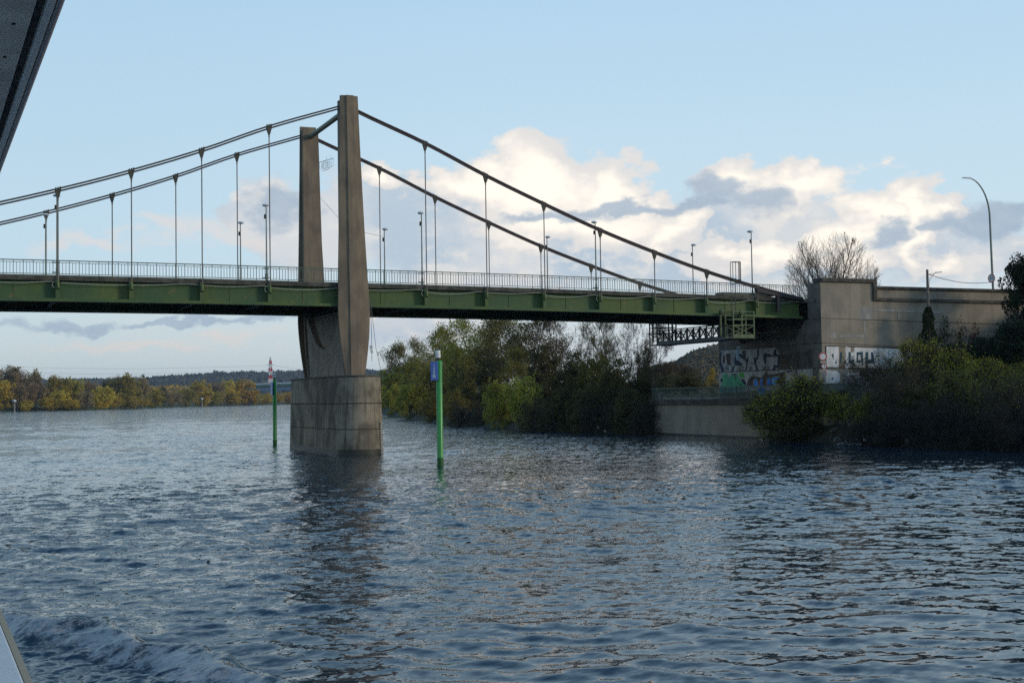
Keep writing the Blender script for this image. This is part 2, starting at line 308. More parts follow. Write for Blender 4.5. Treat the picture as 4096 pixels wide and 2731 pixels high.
# ------------------------------------------------------------------ water
def build_water():
    def axis(core0, core1, d0, grow, lo, hi, far):
        a = [core0]; d = d0
        while a[-1] < core1: a.append(a[-1]+d); d = d0+grow*(a[-1]-core0)
        while a[-1] < hi: a.append(a[-1]+d); d *= far
        b = []; d = d0*1.5; x = core0-d
        while x > lo: b.append(x); d *= far; x -= d
        return np.array(sorted(b)+a)
    ys = axis(13.0, 520.0, .062, .0042, -400, 9000, 1.16)
    xs = axis(-3.0, 70.0, .092, 0.0, -6000, 6000, 1.045)
    X, Y = np.meshgrid(xs, ys); Z = np.zeros_like(X)
    dyl = np.gradient(ys)[:, None]; dxl = np.gradient(xs)[None, :]; res = np.maximum(dyl, dxl)
    g = np.random.default_rng(3); n = 84
    lam = np.concatenate([np.exp(g.uniform(np.log(.28), np.log(1.5), n)), np.exp(g.uniform(np.log(1.5), np.log(6.0), 34))]); n = len(lam); th = R(205)+g.normal(0, .70, n); ph = g.uniform(0, 2*PI, n)
    X0, Y0 = X.copy(), Y.copy(); DXX = np.zeros_like(X); DYY = np.zeros_like(X)
    # gusts: rough and smooth patches
    gust = .82+.30*np.sin(X*.11+Y*.05+1)*np.sin(Y*.083-X*.04)+.22*np.sin(X*.031-Y*.12)
    calm = np.interp(X0-np.interp(Y0, [40, 70, 120, 200], [58, 56, 60, 62]), [-16, 4], [1, .45])
    for i in range(n):
        k = 2*PI/lam[i]; w = np.clip((lam[i]/res-2.2)/2.0, 0, 1)
        if w.max() <= 0: continue
        a = (.0250 if lam[i] < 1.5 else .0135)/k*w*gust*calm
        p = k*(X0*math.sin(th[i])+Y0*math.cos(th[i]))+ph[i]; Z += a*np.sin(p); c = .9*a*np.cos(p); DXX += c*math.sin(th[i]); DYY += c*math.cos(th[i])
    X = X0+DXX; Y = Y0+DYY
    # bow wave running off the boat
    cx = np.array([-2.5, -.6, .9, 2.05, 3.05, 3.75, 4.15, 4.35, 4.5, 4.6]); cy = np.array([32., 29.2, 26.6, 24.6, 22.5, 20.7, 19.0, 17.2, 15.4, 13.0])
    o = np.argsort(cy); xr = np.interp(Y, cy[o], cx[o]); sgn = X-xr
    fade = np.clip((32-Y)/6, 0, 1)*np.clip((Y-10)/4, 0, 1)
    amp = np.interp(Y, [13, 19, 22, 26, 30], [.16, .22, .30, .34, .28])
    wob = .16*np.sin(Y*2.3)+.1*np.sin(Y*5.1+1)+.07*np.sin(X*4.7)
    ridge = np.exp(-((sgn+wob)/np.where(sgn+wob > 0, .30, .62))**2)
    Z += fade*amp*ridge
    chop = sum(np.sin(X*a+Y*b+c) for a, b, c in ((7.1, 3.2, 0), (-5.2, 8.7, 1), (13.5, -5.1, 2), (4.1, 12.3, 4), (-15.0, 9.0, 3), (11.0, 17.0, 5)))
    inside = np.clip(-sgn/.6, 0, 1)*np.clip((sgn+7)/3, 0, 1)
    Z += fade*inside*.009*chop
    foam = fade*np.clip(np.exp(-((sgn+.25+wob)/.45)**2)*.85+inside*.62*np.exp(sgn*.10), 0, 1)
    far_trail = np.zeros_like(X)
    ny, nx = X.shape; idx = np.arange(ny*nx).reshape(ny, nx)
    Q = np.stack([idx[:-1, :-1], idx[:-1, 1:], idx[1:, 1:], idx[1:, :-1]], -1).reshape(-1, 4)
    me = np_mesh('river', np.stack([X, Y, Z], -1).reshape(-1, 3), Q)
    rough = np.interp(Y0, [18, 40, 70, 110, 220], [.38, .52, .82, 1.10, 1.5])*np.interp(X0-(10+.42*Y0), [-6, 10], [1, .62])
    rough = rough+.9*fade*inside+.5*fade*ridge
    at = me.attributes.new('chop', 'FLOAT', 'POINT'); at.data.foreach_set('value', rough.ravel().astype(np.float32))
    at = me.attributes.new('foam', 'FLOAT', 'POINT'); at.data.foreach_set('value', foam.ravel().astype(np.float32))
    mt = bpy.data.materials.new('river_water'); mt.use_nodes = True; nt = mt.node_tree; N = nt.nodes; L = nt.links; p = N['Principled BSDF']
    p.inputs['Roughness'].default_value = .06; p.inputs['IOR'].default_value = 1.333
    geo = N.new('ShaderNodeNewGeometry')
    def noise(scale, sc, d=3, r=.55):
        mp = N.new('ShaderNodeMapping'); mp.inputs['Scale'].default_value = sc; mp.inputs['Rotation'].default_value = (0, 0, R(-24)); L.new(geo.outputs['Position'], mp.inputs[0])
        q = N.new('ShaderNodeTexNoise'); q.inputs['Scale'].default_value = scale; q.inputs['Detail'].default_value = d; q.inputs['Roughness'].default_value = r; L.new(mp.outputs[0], q.inputs['Vector']); return q.outputs['Fac']
    # ripples too small to mesh: tilt the normal by a random slope
    def slope_noise(scale, sc, amp, d=2):
        mp = N.new('ShaderNodeMapping'); mp.inputs['Scale'].default_value = sc; mp.inputs['Rotation'].default_value = (0, 0, R(-24)); L.new(geo.outputs['Position'], mp.inputs[0])
        q = N.new('ShaderNodeTexNoise'); q.inputs['Scale'].default_value = scale; q.inputs['Detail'].default_value = d; L.new(mp.outputs[0], q.inputs['Vector'])
        a = N.new('ShaderNodeVectorMath'); a.operation = 'SUBTRACT'; a.inputs[1].default_value = (.5, .5, .5); L.new(q.outputs['Color'], a.inputs[0])
        b = N.new('ShaderNodeVectorMath'); b.operation = 'MULTIPLY'; b.inputs[1].default_value = (amp*.8, amp, 0); L.new(a.outputs[0], b.inputs[0]); return b.outputs[0]
    ad = N.new('ShaderNodeVectorMath'); ad.operation = 'ADD'; L.new(slope_noise(3.2, (.6, 1, 1), .75), ad.inputs[0]); L.new(slope_noise(8.5, (.6, 1, 1), .95), ad.inputs[1])
    gm = N.new('ShaderNodeMapRange'); gm.inputs[1].default_value = .3; gm.inputs[2].default_value = .7; gm.inputs[3].default_value = .5; gm.inputs[4].default_value = 1.2; L.new(noise(.10, (.35, 1, 1), 3), gm.inputs[0])
    sc_ = N.new('ShaderNodeVectorMath'); sc_.operation = 'SCALE'; L.new(ad.outputs[0], sc_.inputs[0]); ca = N.new('ShaderNodeAttribute'); ca.attribute_name = 'chop'; cm = N.new('ShaderNodeMath'); cm.operation = 'MULTIPLY'; L.new(gm.outputs[0], cm.inputs[0]); L.new(ca.outputs['Fac'], cm.inputs[1]); L.new(cm.outputs[0], sc_.inputs['Scale'])
    ad2 = N.new('ShaderNodeVectorMath'); ad2.operation = 'ADD'; L.new(geo.outputs['Normal'], ad2.inputs[0]); L.new(sc_.outputs[0], ad2.inputs[1])
    nm = N.new('ShaderNodeVectorMath'); nm.operation = 'NORMALIZE'; L.new(ad2.outputs[0], nm.inputs[0]); L.new(nm.outputs[0], p.inputs['Normal'])
    fa = N.new('ShaderNodeAttribute'); fa.attribute_name = 'foam'
    fn = noise(3.6, (.8, 1.3, 1), 12, .86)
    ad = N.new('ShaderNodeMath'); ad.operation = 'MULTIPLY_ADD'; ad.inputs[1].default_value = .46; L.new(fa.outputs['Fac'], ad.inputs[0]); L.new(fn, ad.inputs[2])
    mr = N.new('ShaderNodeMapRange'); mr.interpolation_type = 'SMOOTHSTEP'; mr.inputs[1].default_value = .86; mr.inputs[2].default_value = .99; mr.inputs[4].default_value = .50; L.new(ad.outputs[0], mr.inputs[0])
    mx = N.new('ShaderNodeMix'); mx.data_type = 'RGBA'; L.new(mr.outputs[0], mx.inputs[0]); mx.inputs[6].default_value = (.012, .031, .046, 1); mx.inputs[7].default_value = (.60, .59, .57, 1); L.new(mx.outputs[2], p.inputs['Base Color'])
    mr2 = N.new('ShaderNodeMapRange'); mr2.inputs[3].default_value = .06; mr2.inputs[4].default_value = .6; L.new(mr.outputs[0], mr2.inputs[0]); L.new(mr2.outputs[0], p.inputs['Roughness'])
    o = link('river', me, mt, smooth=True); o['kind'] = 'structure'; return o
build_water()
# ------------------------------------------------------------------ ground
SHORE = [(-300, 66), (40, 66.5), (60, 66.3), (88, 66.2), (97, 66.3), (102, 67.9), (106, 68.8), (122.3, 68.8), (124, 67.6), (135, 66.2), (149, 66.3), (176, 70.2), (202, 74), (252, 84.5), (294, 94), (400, 124), (650, 225), (1000, 400), (1600, 760), (2500, 1350)]
_sy = np.array([a for a, b in SHORE], float); _sx = np.array([b for a, b in SHORE], float)
def shore(y): return np.interp(y, _sy, _sx)
def bank_h(x, y):
    d = np.asarray(x)-shore(y)
    near = np.interp(d, [-4, 0, 2, 4, 12, 20, 28, 45], [-2, -.05, 1.6, 3.0, 4.0, 7.5, 12.0, 12.6])
    far = np.interp(d, [-4, 0, 2.5, 6, 15, 200], [-2, -.05, 1.3, 2.6, 3.4, 6])
    t = np.clip((np.asarray(y)-100)/14, 0, 1)
    return near*(1-t)+far*t
def build_ground():
    ys = np.concatenate([np.linspace(-300, 30, 12), np.linspace(34, 96, 60), np.linspace(97, 150, 40), np.linspace(154, 320, 40), np.linspace(340, 2500, 40)])
    ds = np.concatenate([np.linspace(-4, 8, 22), np.linspace(9, 50, 40), np.linspace(60, 4000, 20)])
    Y, D = np.meshgrid(ys, ds, indexing='ij'); X = D+shore(Y); Z = bank_h(X, Y)+np.random.default_rng(2).normal(0, .10, X.shape)*(D > .5)
    ny, nx = X.shape; idx = np.arange(ny*nx).reshape(ny, nx); Q = np.stack([idx[:-1, :-1], idx[:-1, 1:], idx[1:, 1:], idx[1:, :-1]], -1).reshape(-1, 4)
    o = link('river_bank', np_mesh('river_bank', np.stack([X, Y, Z], -1).reshape(-1, 3), Q), MT['soil'], smooth=True); o['kind'] = 'structure'
    # opposite bank beyond the bend
    pts = [(-900, 880), (-300, 860), (33, 915), (89, 925), (227, 1270), (358, 1480), (620, 1900), (1300, 2500)]
    V = []; F = []
    for i, (x, y) in enumerate(pts):
        for d, h in ((0, -.5), (4, 1.0), (14, 2.0), (400, 3), (3000, 4)): V.append((x-d*.5, y+d*.87, h))
    for i in range(len(pts)-1):
        for k in range(4): a = i*5+k; F.append((a, a+5, a+6, a+1))
    me = bpy.data.meshes.new('opposite_bank'); me.from_pydata(V, [], F); o = link('opposite_bank', me, MT['grass'], smooth=True); o['kind'] = 'structure'
build_ground()
# ------------------------------------------------------------------ suspension bridge
YN, YF = 98.12, 110.06; YM = (YN+YF)/2
HX = [7.28, 12.28, 17.28, 22.28, 34.61, 39.69, 44.76, 49.84, 54.91, 59.98, 65.06]
HZ = [z+HC for z in (15.03, 16.62, 18.41, 20.45, 19.97, 17.69, 15.62, 13.66, 11.97, 10.45, 9.19)]
_zx = [-90, -60, 3, 14, 28, 40, 50, 60, 70, 76]; _zz = [12.6, 12.95, 13.08, 13.07, 12.96, 12.87, 12.74, 12.57, 12.40, 12.33]
def zd(x): return float(np.interp(x, _zx, _zz))
BR = empty('suspension_bridge', (28.5, YM, 0), 'green suspension bridge with twin concrete towers crossing the river', 'bridge')
bays = [-47.72+5*k for k in range(12)]+[17.28, 22.28, 28.45, 34.61, 39.69, 44.76, 49.84, 54.91, 59.98, 65.06, 69.75]
bays = sorted(set(round(b, 2) for b in bays)); bays = [b for b in bays if b <= 69.8]
YS = (98.30, YF-.18)                                 # slab edges
def build_deck():
    s = MB(); a = MB(); g = [MB(), MB()]; st = MB()
    for x0, x1 in zip(bays[:-1], bays[1:]):
        h0, h1 = zd(x0), zd(x1)
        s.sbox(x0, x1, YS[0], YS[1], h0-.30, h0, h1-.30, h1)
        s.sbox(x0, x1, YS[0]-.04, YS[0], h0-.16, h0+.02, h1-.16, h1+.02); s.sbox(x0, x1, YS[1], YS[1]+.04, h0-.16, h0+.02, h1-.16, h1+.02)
        a.sbox(x0, x1, YM-3.5, YM+3.5, h0+.004, h0+.03, h1+.004, h1+.03)
        for gi, (y0, y1, f0, f1) in enumerate(((YN+.58, YN+.62, YN+.03, YN+.9), (YF-.62, YF-.58, YF-.9, YF-.03))):
            g[gi].sbox(x0, x1, y0, y1, h0-1.58, h0-.302, h1-1.58, h1-.302)
            g[gi].sbox(x0, x1, f0, f1, h0-1.80, h0-1.581, h1-1.80, h1-1.581)
        for y in np.linspace(YN+1.2, YF-1.2, 7): st.sbox(x0, x1, y-.08, y+.08, h0-.72, h0-.302, h1-.72, h1-.302)
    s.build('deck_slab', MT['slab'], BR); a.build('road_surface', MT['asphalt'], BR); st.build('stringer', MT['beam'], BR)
    for gi, q in enumerate(g): q.build('girder', MT['green'], BR)
    for x in bays:
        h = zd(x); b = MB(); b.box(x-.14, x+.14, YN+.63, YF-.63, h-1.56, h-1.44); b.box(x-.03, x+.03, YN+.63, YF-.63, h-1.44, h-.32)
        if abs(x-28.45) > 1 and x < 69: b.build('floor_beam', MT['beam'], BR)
    for y in (YN+.555, YF-.555):
        for x0, x1 in zip(bays[:-1], bays[1:]):
            if x1 < -6: continue
            b = MB(); xm = x0+(x1-x0)*.42; h = zd(xm); b.box(xm-.012, xm+.012, y-.02, y+.02, h-1.575, h-.31); b.build('plate_joint', MT['green_d'], BR)
build_deck()
def rail_panel(x0, x1, y, parent, z0=None, name='railing'):
    za, zb = (zd(x0), zd(x1)) if z0 is None else (z0, z0); q = MB()
    def Z(x): return za+(zb-za)*(x-x0)/(x1-x0)
    q.bar((x0, y, za+1.09), (x1, y, zb+1.09), .075, .065); q.bar((x0+.1, y, za+.94), (x1-.1, y, zb+.94), .035, .035); q.bar((x0+.1, y, za+.15), (x1-.1, y, zb+.15), .05, .045)
    n = max(2, int(round((x1-x0-.2)/.222))); 
    for k in range(n+1):
        x = x0+.1+(x1-x0-.2)*k/n; tall = k in (0, n) or k % 3 == 0
        q.bar((x, y, Z(x)+(-.02 if tall and k % 6 == 0 or k in (0, n) else .15)), (x, y, Z(x)+(1.06 if tall else .94)), 0.042 if tall else .03)
    return q.build(name, MT['rail'], parent)
for y in (YS[0]+.1, YS[1]-.1):
    for x0, x1 in zip(bays[:-1], bays[1:]):
        if x1 > -12: rail_panel(x0, x1, y, BR)
# cables
LX = [7.28-5*k for k in range(1, 11)]; d = 1.42; z = HZ[0]; LZ = []
for k in range(10): z -= max(d, 0); LZ.append(z); d -= .19
CX = LX[::-1]+HX; CZ = LZ[::-1]+HZ
def cable_curve(x0, x1, n, pts):
    xs = [p[0] for p in pts]; zs = [p[1] for p in pts]; c = np.polyfit(xs, zs, 3); return [(x, float(np.polyval(c, x))) for x in np.linspace(x0, x1, n)]
def spline(pts, per=5):
    out = []
    for i in range(len(pts)-1):
        p0 = pts[max(i-1, 0)]; p1 = pts[i]; p2 = pts[i+1]; p3 = pts[min(i+2, len(pts)-1)]
        for k in range(per):
            t = k/per; x = p1[0]+(p2[0]-p1[0])*t
            m1 = (p2[1]-p0[1])/(p2[0]-p0[0]); m2 = (p3[1]-p1[1])/(p3[0]-p1[0]); h = p2[0]-p1[0]
            out.append((x, (2*t**3-3*t*t+1)*p1[1]+(t**3-2*t*t+t)*h*m1+(-2*t**3+3*t*t)*p2[1]+(t**3-t*t)*h*m2))
    return out+[pts[-1]]
TOPX = 28.42; TOPZ = 26.62
for y in (YN, YF):
    lp = spline([p for p in zip(CX, CZ) if p[0] < 25]+[(27.75, 26.42), (28.3, TOPZ)]); rp = spline([(28.5, TOPZ), (29.1, 26.20)]+[p for p in zip(CX, CZ) if p[0] > 30]+[(69.6, 12.32)])
    q = MB()
    for dz in (-.095, .095): q.tube([(x, y, z+dz) for x, z in lp], .062, 8)
    q.build('main_cable', MT['cable'], BR, smooth=True)
    q = MB()
    for dy, dz in ((-.05, .10), (-.05, -.085), (.06, .01)): q.tube([(x, y+dy, z+dz) for x, z in rp], .075, 8)
    q.build('main_cable', MT['cable'], BR, smooth=True)
# hangers, their clamps and the brackets they are pinned to
def slope(x): return (float(np.interp(x+.4, CX, CZ))-float(np.interp(x-.4, CX, CZ)))/.8
def hanger(x, z, y):
    h = zd(x); zb = h-.45; side = 1 if y == YN else -1; last = z < 14
    if z-.55 > zb:
        q = MB(); q.tube([(x, y, zb), (x, y, z-.62)], .044, 8); q.tube([(x, y, z-.75), (x, y, z-.55)], .06, 8); o = q.build('hanger', MT['rod'], BR, smooth=True)
        c = MB(); sl = slope(x)
        c.plate([(x-.22, y-.09, z+.12-.22*sl), (x+.22, y-.09, z+.12+.22*sl), (x+.20, y-.09, z-.12+.20*sl), (x+.06, y-.09, z-.56), (x-.06, y-.09, z-.56), (x-.20, y-.09, z-.12-.20*sl)], (0, .18, 0))
        for t in (-.15, 0, .15): c.box(x+t-.035, x+t+.035, y-.12, y+.12, z+.10+t*sl, z+.21+t*sl)
        for t in (-.14, .14): c.tube([(x+t, y-.15, z-.02+t*sl), (x+t, y+.15, z-.02+t*sl)], .04, 6)
        c.build('cable_clamp', MT['clamp'], o)
        k = MB(); k.lathe((x, y, 0), [(.085, h-.86), (.095, h-.84), (.095, h-.5), (.06, h-.44), (.045, h-.38)], 10); k.build('hanger_socket', MT['green_d'], o, smooth=True)
    b = MB(); y0, y1 = (y+.02, y+.575) if side > 0 else (y-.575, y-.02)
    b.box(x-.17, x+.10, y0, y1, h-1.575, h-.31); b.box(x-.2, x+.13, min(y0, y1), max(y0, y1), h-.95, h-.90); b.build('stiffener', MT['green'], BR)
for y in (YN, YF):
    for x, z in zip(CX, CZ):
        if x > -16: hanger(x, z, y)
# towers
TZ = [5.93, 6.69, 7.8, 8.88, 9.9, 10.6, 11.6, 13.78, 17, 20, 23.5, 27.28]
TO = [.74, .87, 1.02, 1.14, 1.21, 1.235, 1.22, 1.13, 1.0, .90, .79, .69]       # half-width of the outer flange
TI = [.62, .70, .78, .83, .85, .86, .86, .82, .78, .74, .70, .66]              # half-width of the inner face
TC = [28.68, 28.67, 28.66, 28.65, 28.63, 28.62, 28.61, 28.56, 28.51, 28.47, 28.43, 28.39]
def tower(y, sg):
    """sg = -1: outer side faces -Y"""
    t = empty('bridge_tower', (28.5, y, 0), None, None); t.parent = BR; t.location = Vector((28.5, y, 0))-ORG[BR.name]; ORG[t.name] = Vector((28.5, y, 0))
    fl = MB(); inn = MB(); pil = MB(); ra = []; rb = []; rc = []
    for z, wo, wi, c in zip(TZ, TO, TI, TC):
        P = lambda u, v: (c+u, y+sg*v, z)
        fw = .27 if z > 20 else .30+(.42-.30)*min(1, max(0, (20-z)/14))
        ra.append([P(-wo, .16), P(-wo, .36), P(-fw-.05, .50), P(fw+.05, .50), P(wo, .36), P(wo, .16)])
        zi = min(z, 27.0); P2 = lambda u, v: (c+u, y+sg*v, zi)
        rb.append([P2(-wi, -.62), P2(-wi, -.13), P2(-wi+.26, -.13), P2(-wi+.26, .155), P2(wi-.26, .155), P2(wi-.26, -.13), P2(wi, -.13), P2(wi, -.62)])
        rc.append([P(-fw, .30), P(-fw, .60), P(fw, .60), P(fw, .30)])
    fl.loft(ra); inn.loft(rb); pil.loft(rc)
    fl.build('outer_flange', MT['tower'], t); inn.build('inner_shaft', MT['tower'], t); pil.build('pilaster', MT['tower'], t)
    sd = MB(); sd.box(27.72, 29.05, y-.1, y+.1, 26.2, 26.75); sd.build('cable_saddle', MT['dark'], t)
    return t
tower(YN, -1); tower(YF, 1)
q = MB(); q.tube([(28.39, YN+.60, 26.32), (28.39, YF-.60, 26.32)], .21, 20); st = q.build('tower_strut', MT['strut'], BR, smooth=True)
# wall between the tower legs with the U-shaped recess on both faces
def pier_wall():
    y0, y1 = YN+.35, YF-.35; zt = 11.0; zb = 5.93; cx = 28.65
    core = MB(); core.sbox(cx-.28, cx+.28, y0, y1, zb, zt, zb, zt); core.build('pier_wall', MT['web'], BR)
    def zu(t):                                          # lower edge of the recess, t in -1..1 across
        return 8.15+2.9*abs(t)**2.3
    n = 24; ya, yb = y0+.55, y1-.55
    for sx in (-1, 1):
        q = MB(); lo = []; 
        for k in range(n+1):
            t = -1+2*k/n; y = (ya+yb)/2+(yb-ya)/2*t; lo.append((y, zu(t)))
        for (ya_, za_), (yb_, zb_) in zip(lo[:-1], lo[1:]):
            xi = cx+sx*.281; xb = cx+sx*.52; xt = cx+sx*.80
            wa = lambda z: cx+sx*(.52+.28*(z-zb)/(zt-zb))
            V = [(xi, ya_, zb), (xi, yb_, zb), (wa(zb), yb_, zb), (wa(zb), ya_, zb), (xi, ya_, za_), (xi, yb_, zb_), (wa(zb_), yb_, zb_), (wa(za_), ya_, za_)]
            q.add(V, [(4, 5, 6, 7), (3, 2, 6, 7), (0, 1, 2, 3), (0, 1, 5, 4)])
        for a, b in ((y0, ya), (yb, y1)):
            V = [(cx+sx*.281, a, zb), (cx+sx*.281, b, zb), (cx+sx*.52, b, zb), (cx+sx*.52, a, zb), (cx+sx*.281, a, zt), (cx+sx*.281, b, zt), (cx+sx*.80, b, zt), (cx+sx*.80, a, zt)]
            q.add(V, [(4, 5, 6, 7), (3, 2, 6, 7), (0, 1, 2, 3), (0, 1, 5, 4), (1, 2, 6, 5), (0, 3, 7, 4)])
        q.build('recess_face', MT['web'], BR)
pier_wall()
def pier_base():
    def ring(r, z, n=28, j=0):
        P = []; cy0, cy1 = 96.9, 111.3; cx = 28.66
        for k in range(n//2+1): t = PI+PI*k/(n//2); P.append((cx+r*math.cos(t), cy0+r*math.sin(t), z))
        for k in range(n//2+1): t = PI*k/(n//2); P.append((cx+r*math.cos(t), cy1+r*math.sin(t), z))
        return P
    q = MB(); lev = [(1.80, -2.5), (1.78, .0), (1.745, 1.84), (1.70, 1.86), (1.70, 1.90), (1.735, 1.92), (1.69, 3.74), (1.64, 3.77), (1.64, 3.81), (1.68, 3.84), (1.62, 5.78), (1.58, 5.86), (1.3, 5.93)]
    q.loft([ring(r, z) for r, z in lev]); q.build('pier_base', MT['pier'], BR, smooth=True)
    w = MB(); w.loft([ring(1.79, -.3), ring(1.782, .40)]); w.build('tide_line', MT['algae_dark'], BR, smooth=True)
    for z0, z1, r in ((1.855, 1.89, 1.747), (3.77, 3.81, 1.690), (5.74, 5.87, 1.628)): w = MB(); w.loft([ring(r, z0), ring(r, z1)]); w.build('pour_joint', MT['cap'], BR, smooth=True)
    g = MB(); nrm = Vector((.74, -.6726, 0)); gx, gy = 28.66+1.80*nrm.x, 96.9+1.80*nrm.y; ta = Vector((.6726, .74, 0))
    def pt(u, z): return Vector((gx, gy, z))+ta*u-nrm*(.02*(z))
    for k in range(12):
        z0, z1 = .0+.2*k, .0+.2*k+.2
        g.plate([pt(-.13, z0), pt(.13, z0), pt(.13, z1), pt(-.13, z1)], nrm*.05, 0)
        g.plate([pt(-.13, z0+.02)+nrm*.052, pt(.03 if k % 2 else -.01, z0+.02)+nrm*.052, pt(.03 if k % 2 else -.01, z0+.11)+nrm*.052, pt(-.13, z0+.11)+nrm*.052], nrm*.01, 1)
    g.build('depth_gauge', [MT['plate'], MT['black']], BR)
MT['algae_dark'] = mat('wet_concrete', (.045, .042, .034), .5, (.03, .035, .022), 3.0, bump=.3)
pier_base()
# pale conduit looping under the slab edge
q = MB()
for x0, x1 in zip(bays[:-1], bays[1:]):
    if x1 < -5 or x0 > 66: continue
    h = zd(x0); pts = [(x0+(x1-x0)*t, YN+.20, h-.36-.02-.30*(1-abs(2*((t*1.0+.12) % 1)-1)**2)*(.35+.65*(.5+.5*math.sin(x0*1.7)))) for t in np.linspace(0.02, .98, 15)]
    q.tube(pts, .022, 5)
for x in (7.28, 22.28, 34.61, 49.84): q.tube([(x-.22+.17*math.cos(t), YN+.12, zd(x)-.62+.22*math.sin(t)) for t in np.linspace(0, 4.6, 12)], .02, 5)
q.build('conduit', MT['conduit'], BR, smooth=True)
# the fitting at the end of the cable
q = MB(); q.bar((64.9, YN, 13.0), (69.7, YN, 12.28), .42, .30); q.box(67.0, 67.35, YN-.12, YN+.2, 11.2, 12.6); q.build('cable_anchor_shoe', MT['dark'], BR, bevel=.03)
# ------------------------------------------------------------------ lamps on the deck
def street_lamp(x, y, inward, label):
    h = zd(x); t = empty('street_lamp', (x, y, h), label, 'street lamp', 'dome-headed street lamps along the bridge railing')
    p = MB(); p.tube([(x, y, h-.05), (x, y, h+1.3), (x, y, h+5.72)], [.068, .058, .042], 10); p.lathe((x, y, h), [(.16, .0), (.16, .04), (.09, .09), (.085, .6)], 12); p.build('pole', MT['lamp_pole'], t, smooth=True)
    for zz in (.28, .98): b = MB(); b.box(x-.32, x+.18, y-.05, y+.05, h+zz-.035, h+zz+.035); b.build('bracket', MT['dark'], t)
    hd = MB(); c = (x, y+inward*.20, h+5.70); hd.lathe(c, [(.08, .0), (.25, .02), (.26, .05), (.23, .11), (.14, .16), (.05, .18)], 20); hd.bar((x, y, h+5.72), (x, y+inward*.3, h+5.74), .09); o = hd.build('lamp_head', MT['lamp_head'], t, smooth=True)
    ln = MB(); ln.lathe((c[0], c[1], c[2]), [(.08, -.04), (.17, -.015), (.19, .0)], 16); ln.build('lens', MT['lens'], o, smooth=True)
    bx = MB(); bx.box(x-.16, x-.02, y-.07, y+.07, h+4.72, h+5.05); bx.build('control_box', MT['dark'], t, bevel=.02)
    return t
NL = [(7.25, 'near-side bridge lamp beside the leftmost full hanger'), (22.15, 'near-side bridge lamp just left of the twin towers'), (34.45, 'near-side bridge lamp just right of the front tower'), (49.7, 'near-side bridge lamp where the front cable slopes past its head'), (64.95, 'near-side bridge lamp beside the ladder hoops near the abutment')]
FL = [(7.2, 'far-side bridge lamp at the far left under the rear cable'), (22.4, 'far-side bridge lamp between the rear cable hangers left of the towers'), (34.8, 'far-side bridge lamp right of the front tower with a black bundle at its foot'), (50.2, 'far-side bridge lamp crossing the rear cable mid way along the right span'), (65.4, 'far-side bridge lamp rising behind the front cable near the ladder hoops')]
for x, l in NL: street_lamp(x, YS[0]+.42, 1, l)
for x, l in FL: street_lamp(x, YS[1]-.42, -1, l)
q = MB(); x, y = 34.72, YS[1]-.55
q.loft([[(x+r*math.cos(2*PI*k/8+z), y+.7*r*math.sin(2*PI*k/8), zd(x)+z) for k in range(8)] for r, z in ((.38, .04), (.30, .3), (.17, .55), (.10, .85), (.05, .95))]); q.box(x-.75, x-.3, y-.1, y+.1, zd(x)+.02, zd(x)+.2)
tag(q.build('tied_bundle', MT['dark'], loc=(x, y, zd(x))), 'black bundle tied to the foot of a far-side bridge lamp', 'bundle')
# wire ornament on the rear tower
def ornament():
    x0, y, z0 = 29.05, YF-.6, 24.05; t = empty('wire_ornament', (x0, y, z0), 'wire star ornament on a bracket sticking out of the rear tower', 'ornament')
    q = MB(); q.tube([(x0-.2, y, z0+.05), (x0+1.35, y, z0+.55)], .022, 5)
    for k in range(8): u = .1+k*.17; q.tube([(x0+u, y, z0+.1+u*.34), (x0+u, y, z0-.55+.3*abs(u-.7)+u*.3)], .010, 4)
    for k in (3, 5): q.tube([(x0+.1+k*.2, y, z0+.12+(.1+k*.2)*.3226), (x0+.1+k*.2, y, z0+.45+k*.06)], .01, 4)
    q.build('bracket', MT['wire'], t)
    r = MB()
    for rr, c in ((.30, (.62, -.12)), (.2, (.62, -.12)), (.22, (.9, -.05)), (.16, (.45, -.25))): r.tube([(x0+c[0]+rr*math.cos(a), y-.03, z0+c[1]+rr*1.2*math.sin(a)) for a in np.linspace(0, 2*PI, 20)], .012, 4)
    r.tube([(x0, y-.02, z0-.3), (x0+.35, y-.02, z0-.62), (x0+.7, y-.02, z0-.5), (x0+1.3, y-.02, z0-.05)], .012, 4)
    r.build('wire_star', MT['wire'], t)
    c = MB(); c.tube([(29.2, YF-.5, 21.2), (30.6, YF-.8, 19.6), (32.4, YF-.9, 18.4), (34.7, YF-.6, 18.05)], .012, 4); tag(c.build('overhead_wire', MT['wire'], loc=(29.2, YF-.5, 21.2)), 'thin black wire sagging from the rear tower to a bridge lamp', 'wire')
ornament()
q = MB(); q.tube([(29.95, YN-.2, 11.6), (30.0, YN-.25, 9.2), (30.02, YN-.2, 7.0)], .02, 5); q.tube([(30.0, YN-.1, 11.6), (30.35, YN-.2, 8.0), (30.75, YN-.2, 6.2)], .018, 5)
for a in range(3): q.tube([(30.0+.12*math.cos(t+a), YN-.2+.05*math.sin(a), 7.9+.28*math.sin(t)) for t in np.linspace(0, 5.5, 12)], .014, 4)
tag(q.build('hanging_rope', MT['wire'], loc=(30, YN-.2, 11.5)), 'loose rope hanging beside the front tower below the deck', 'rope')
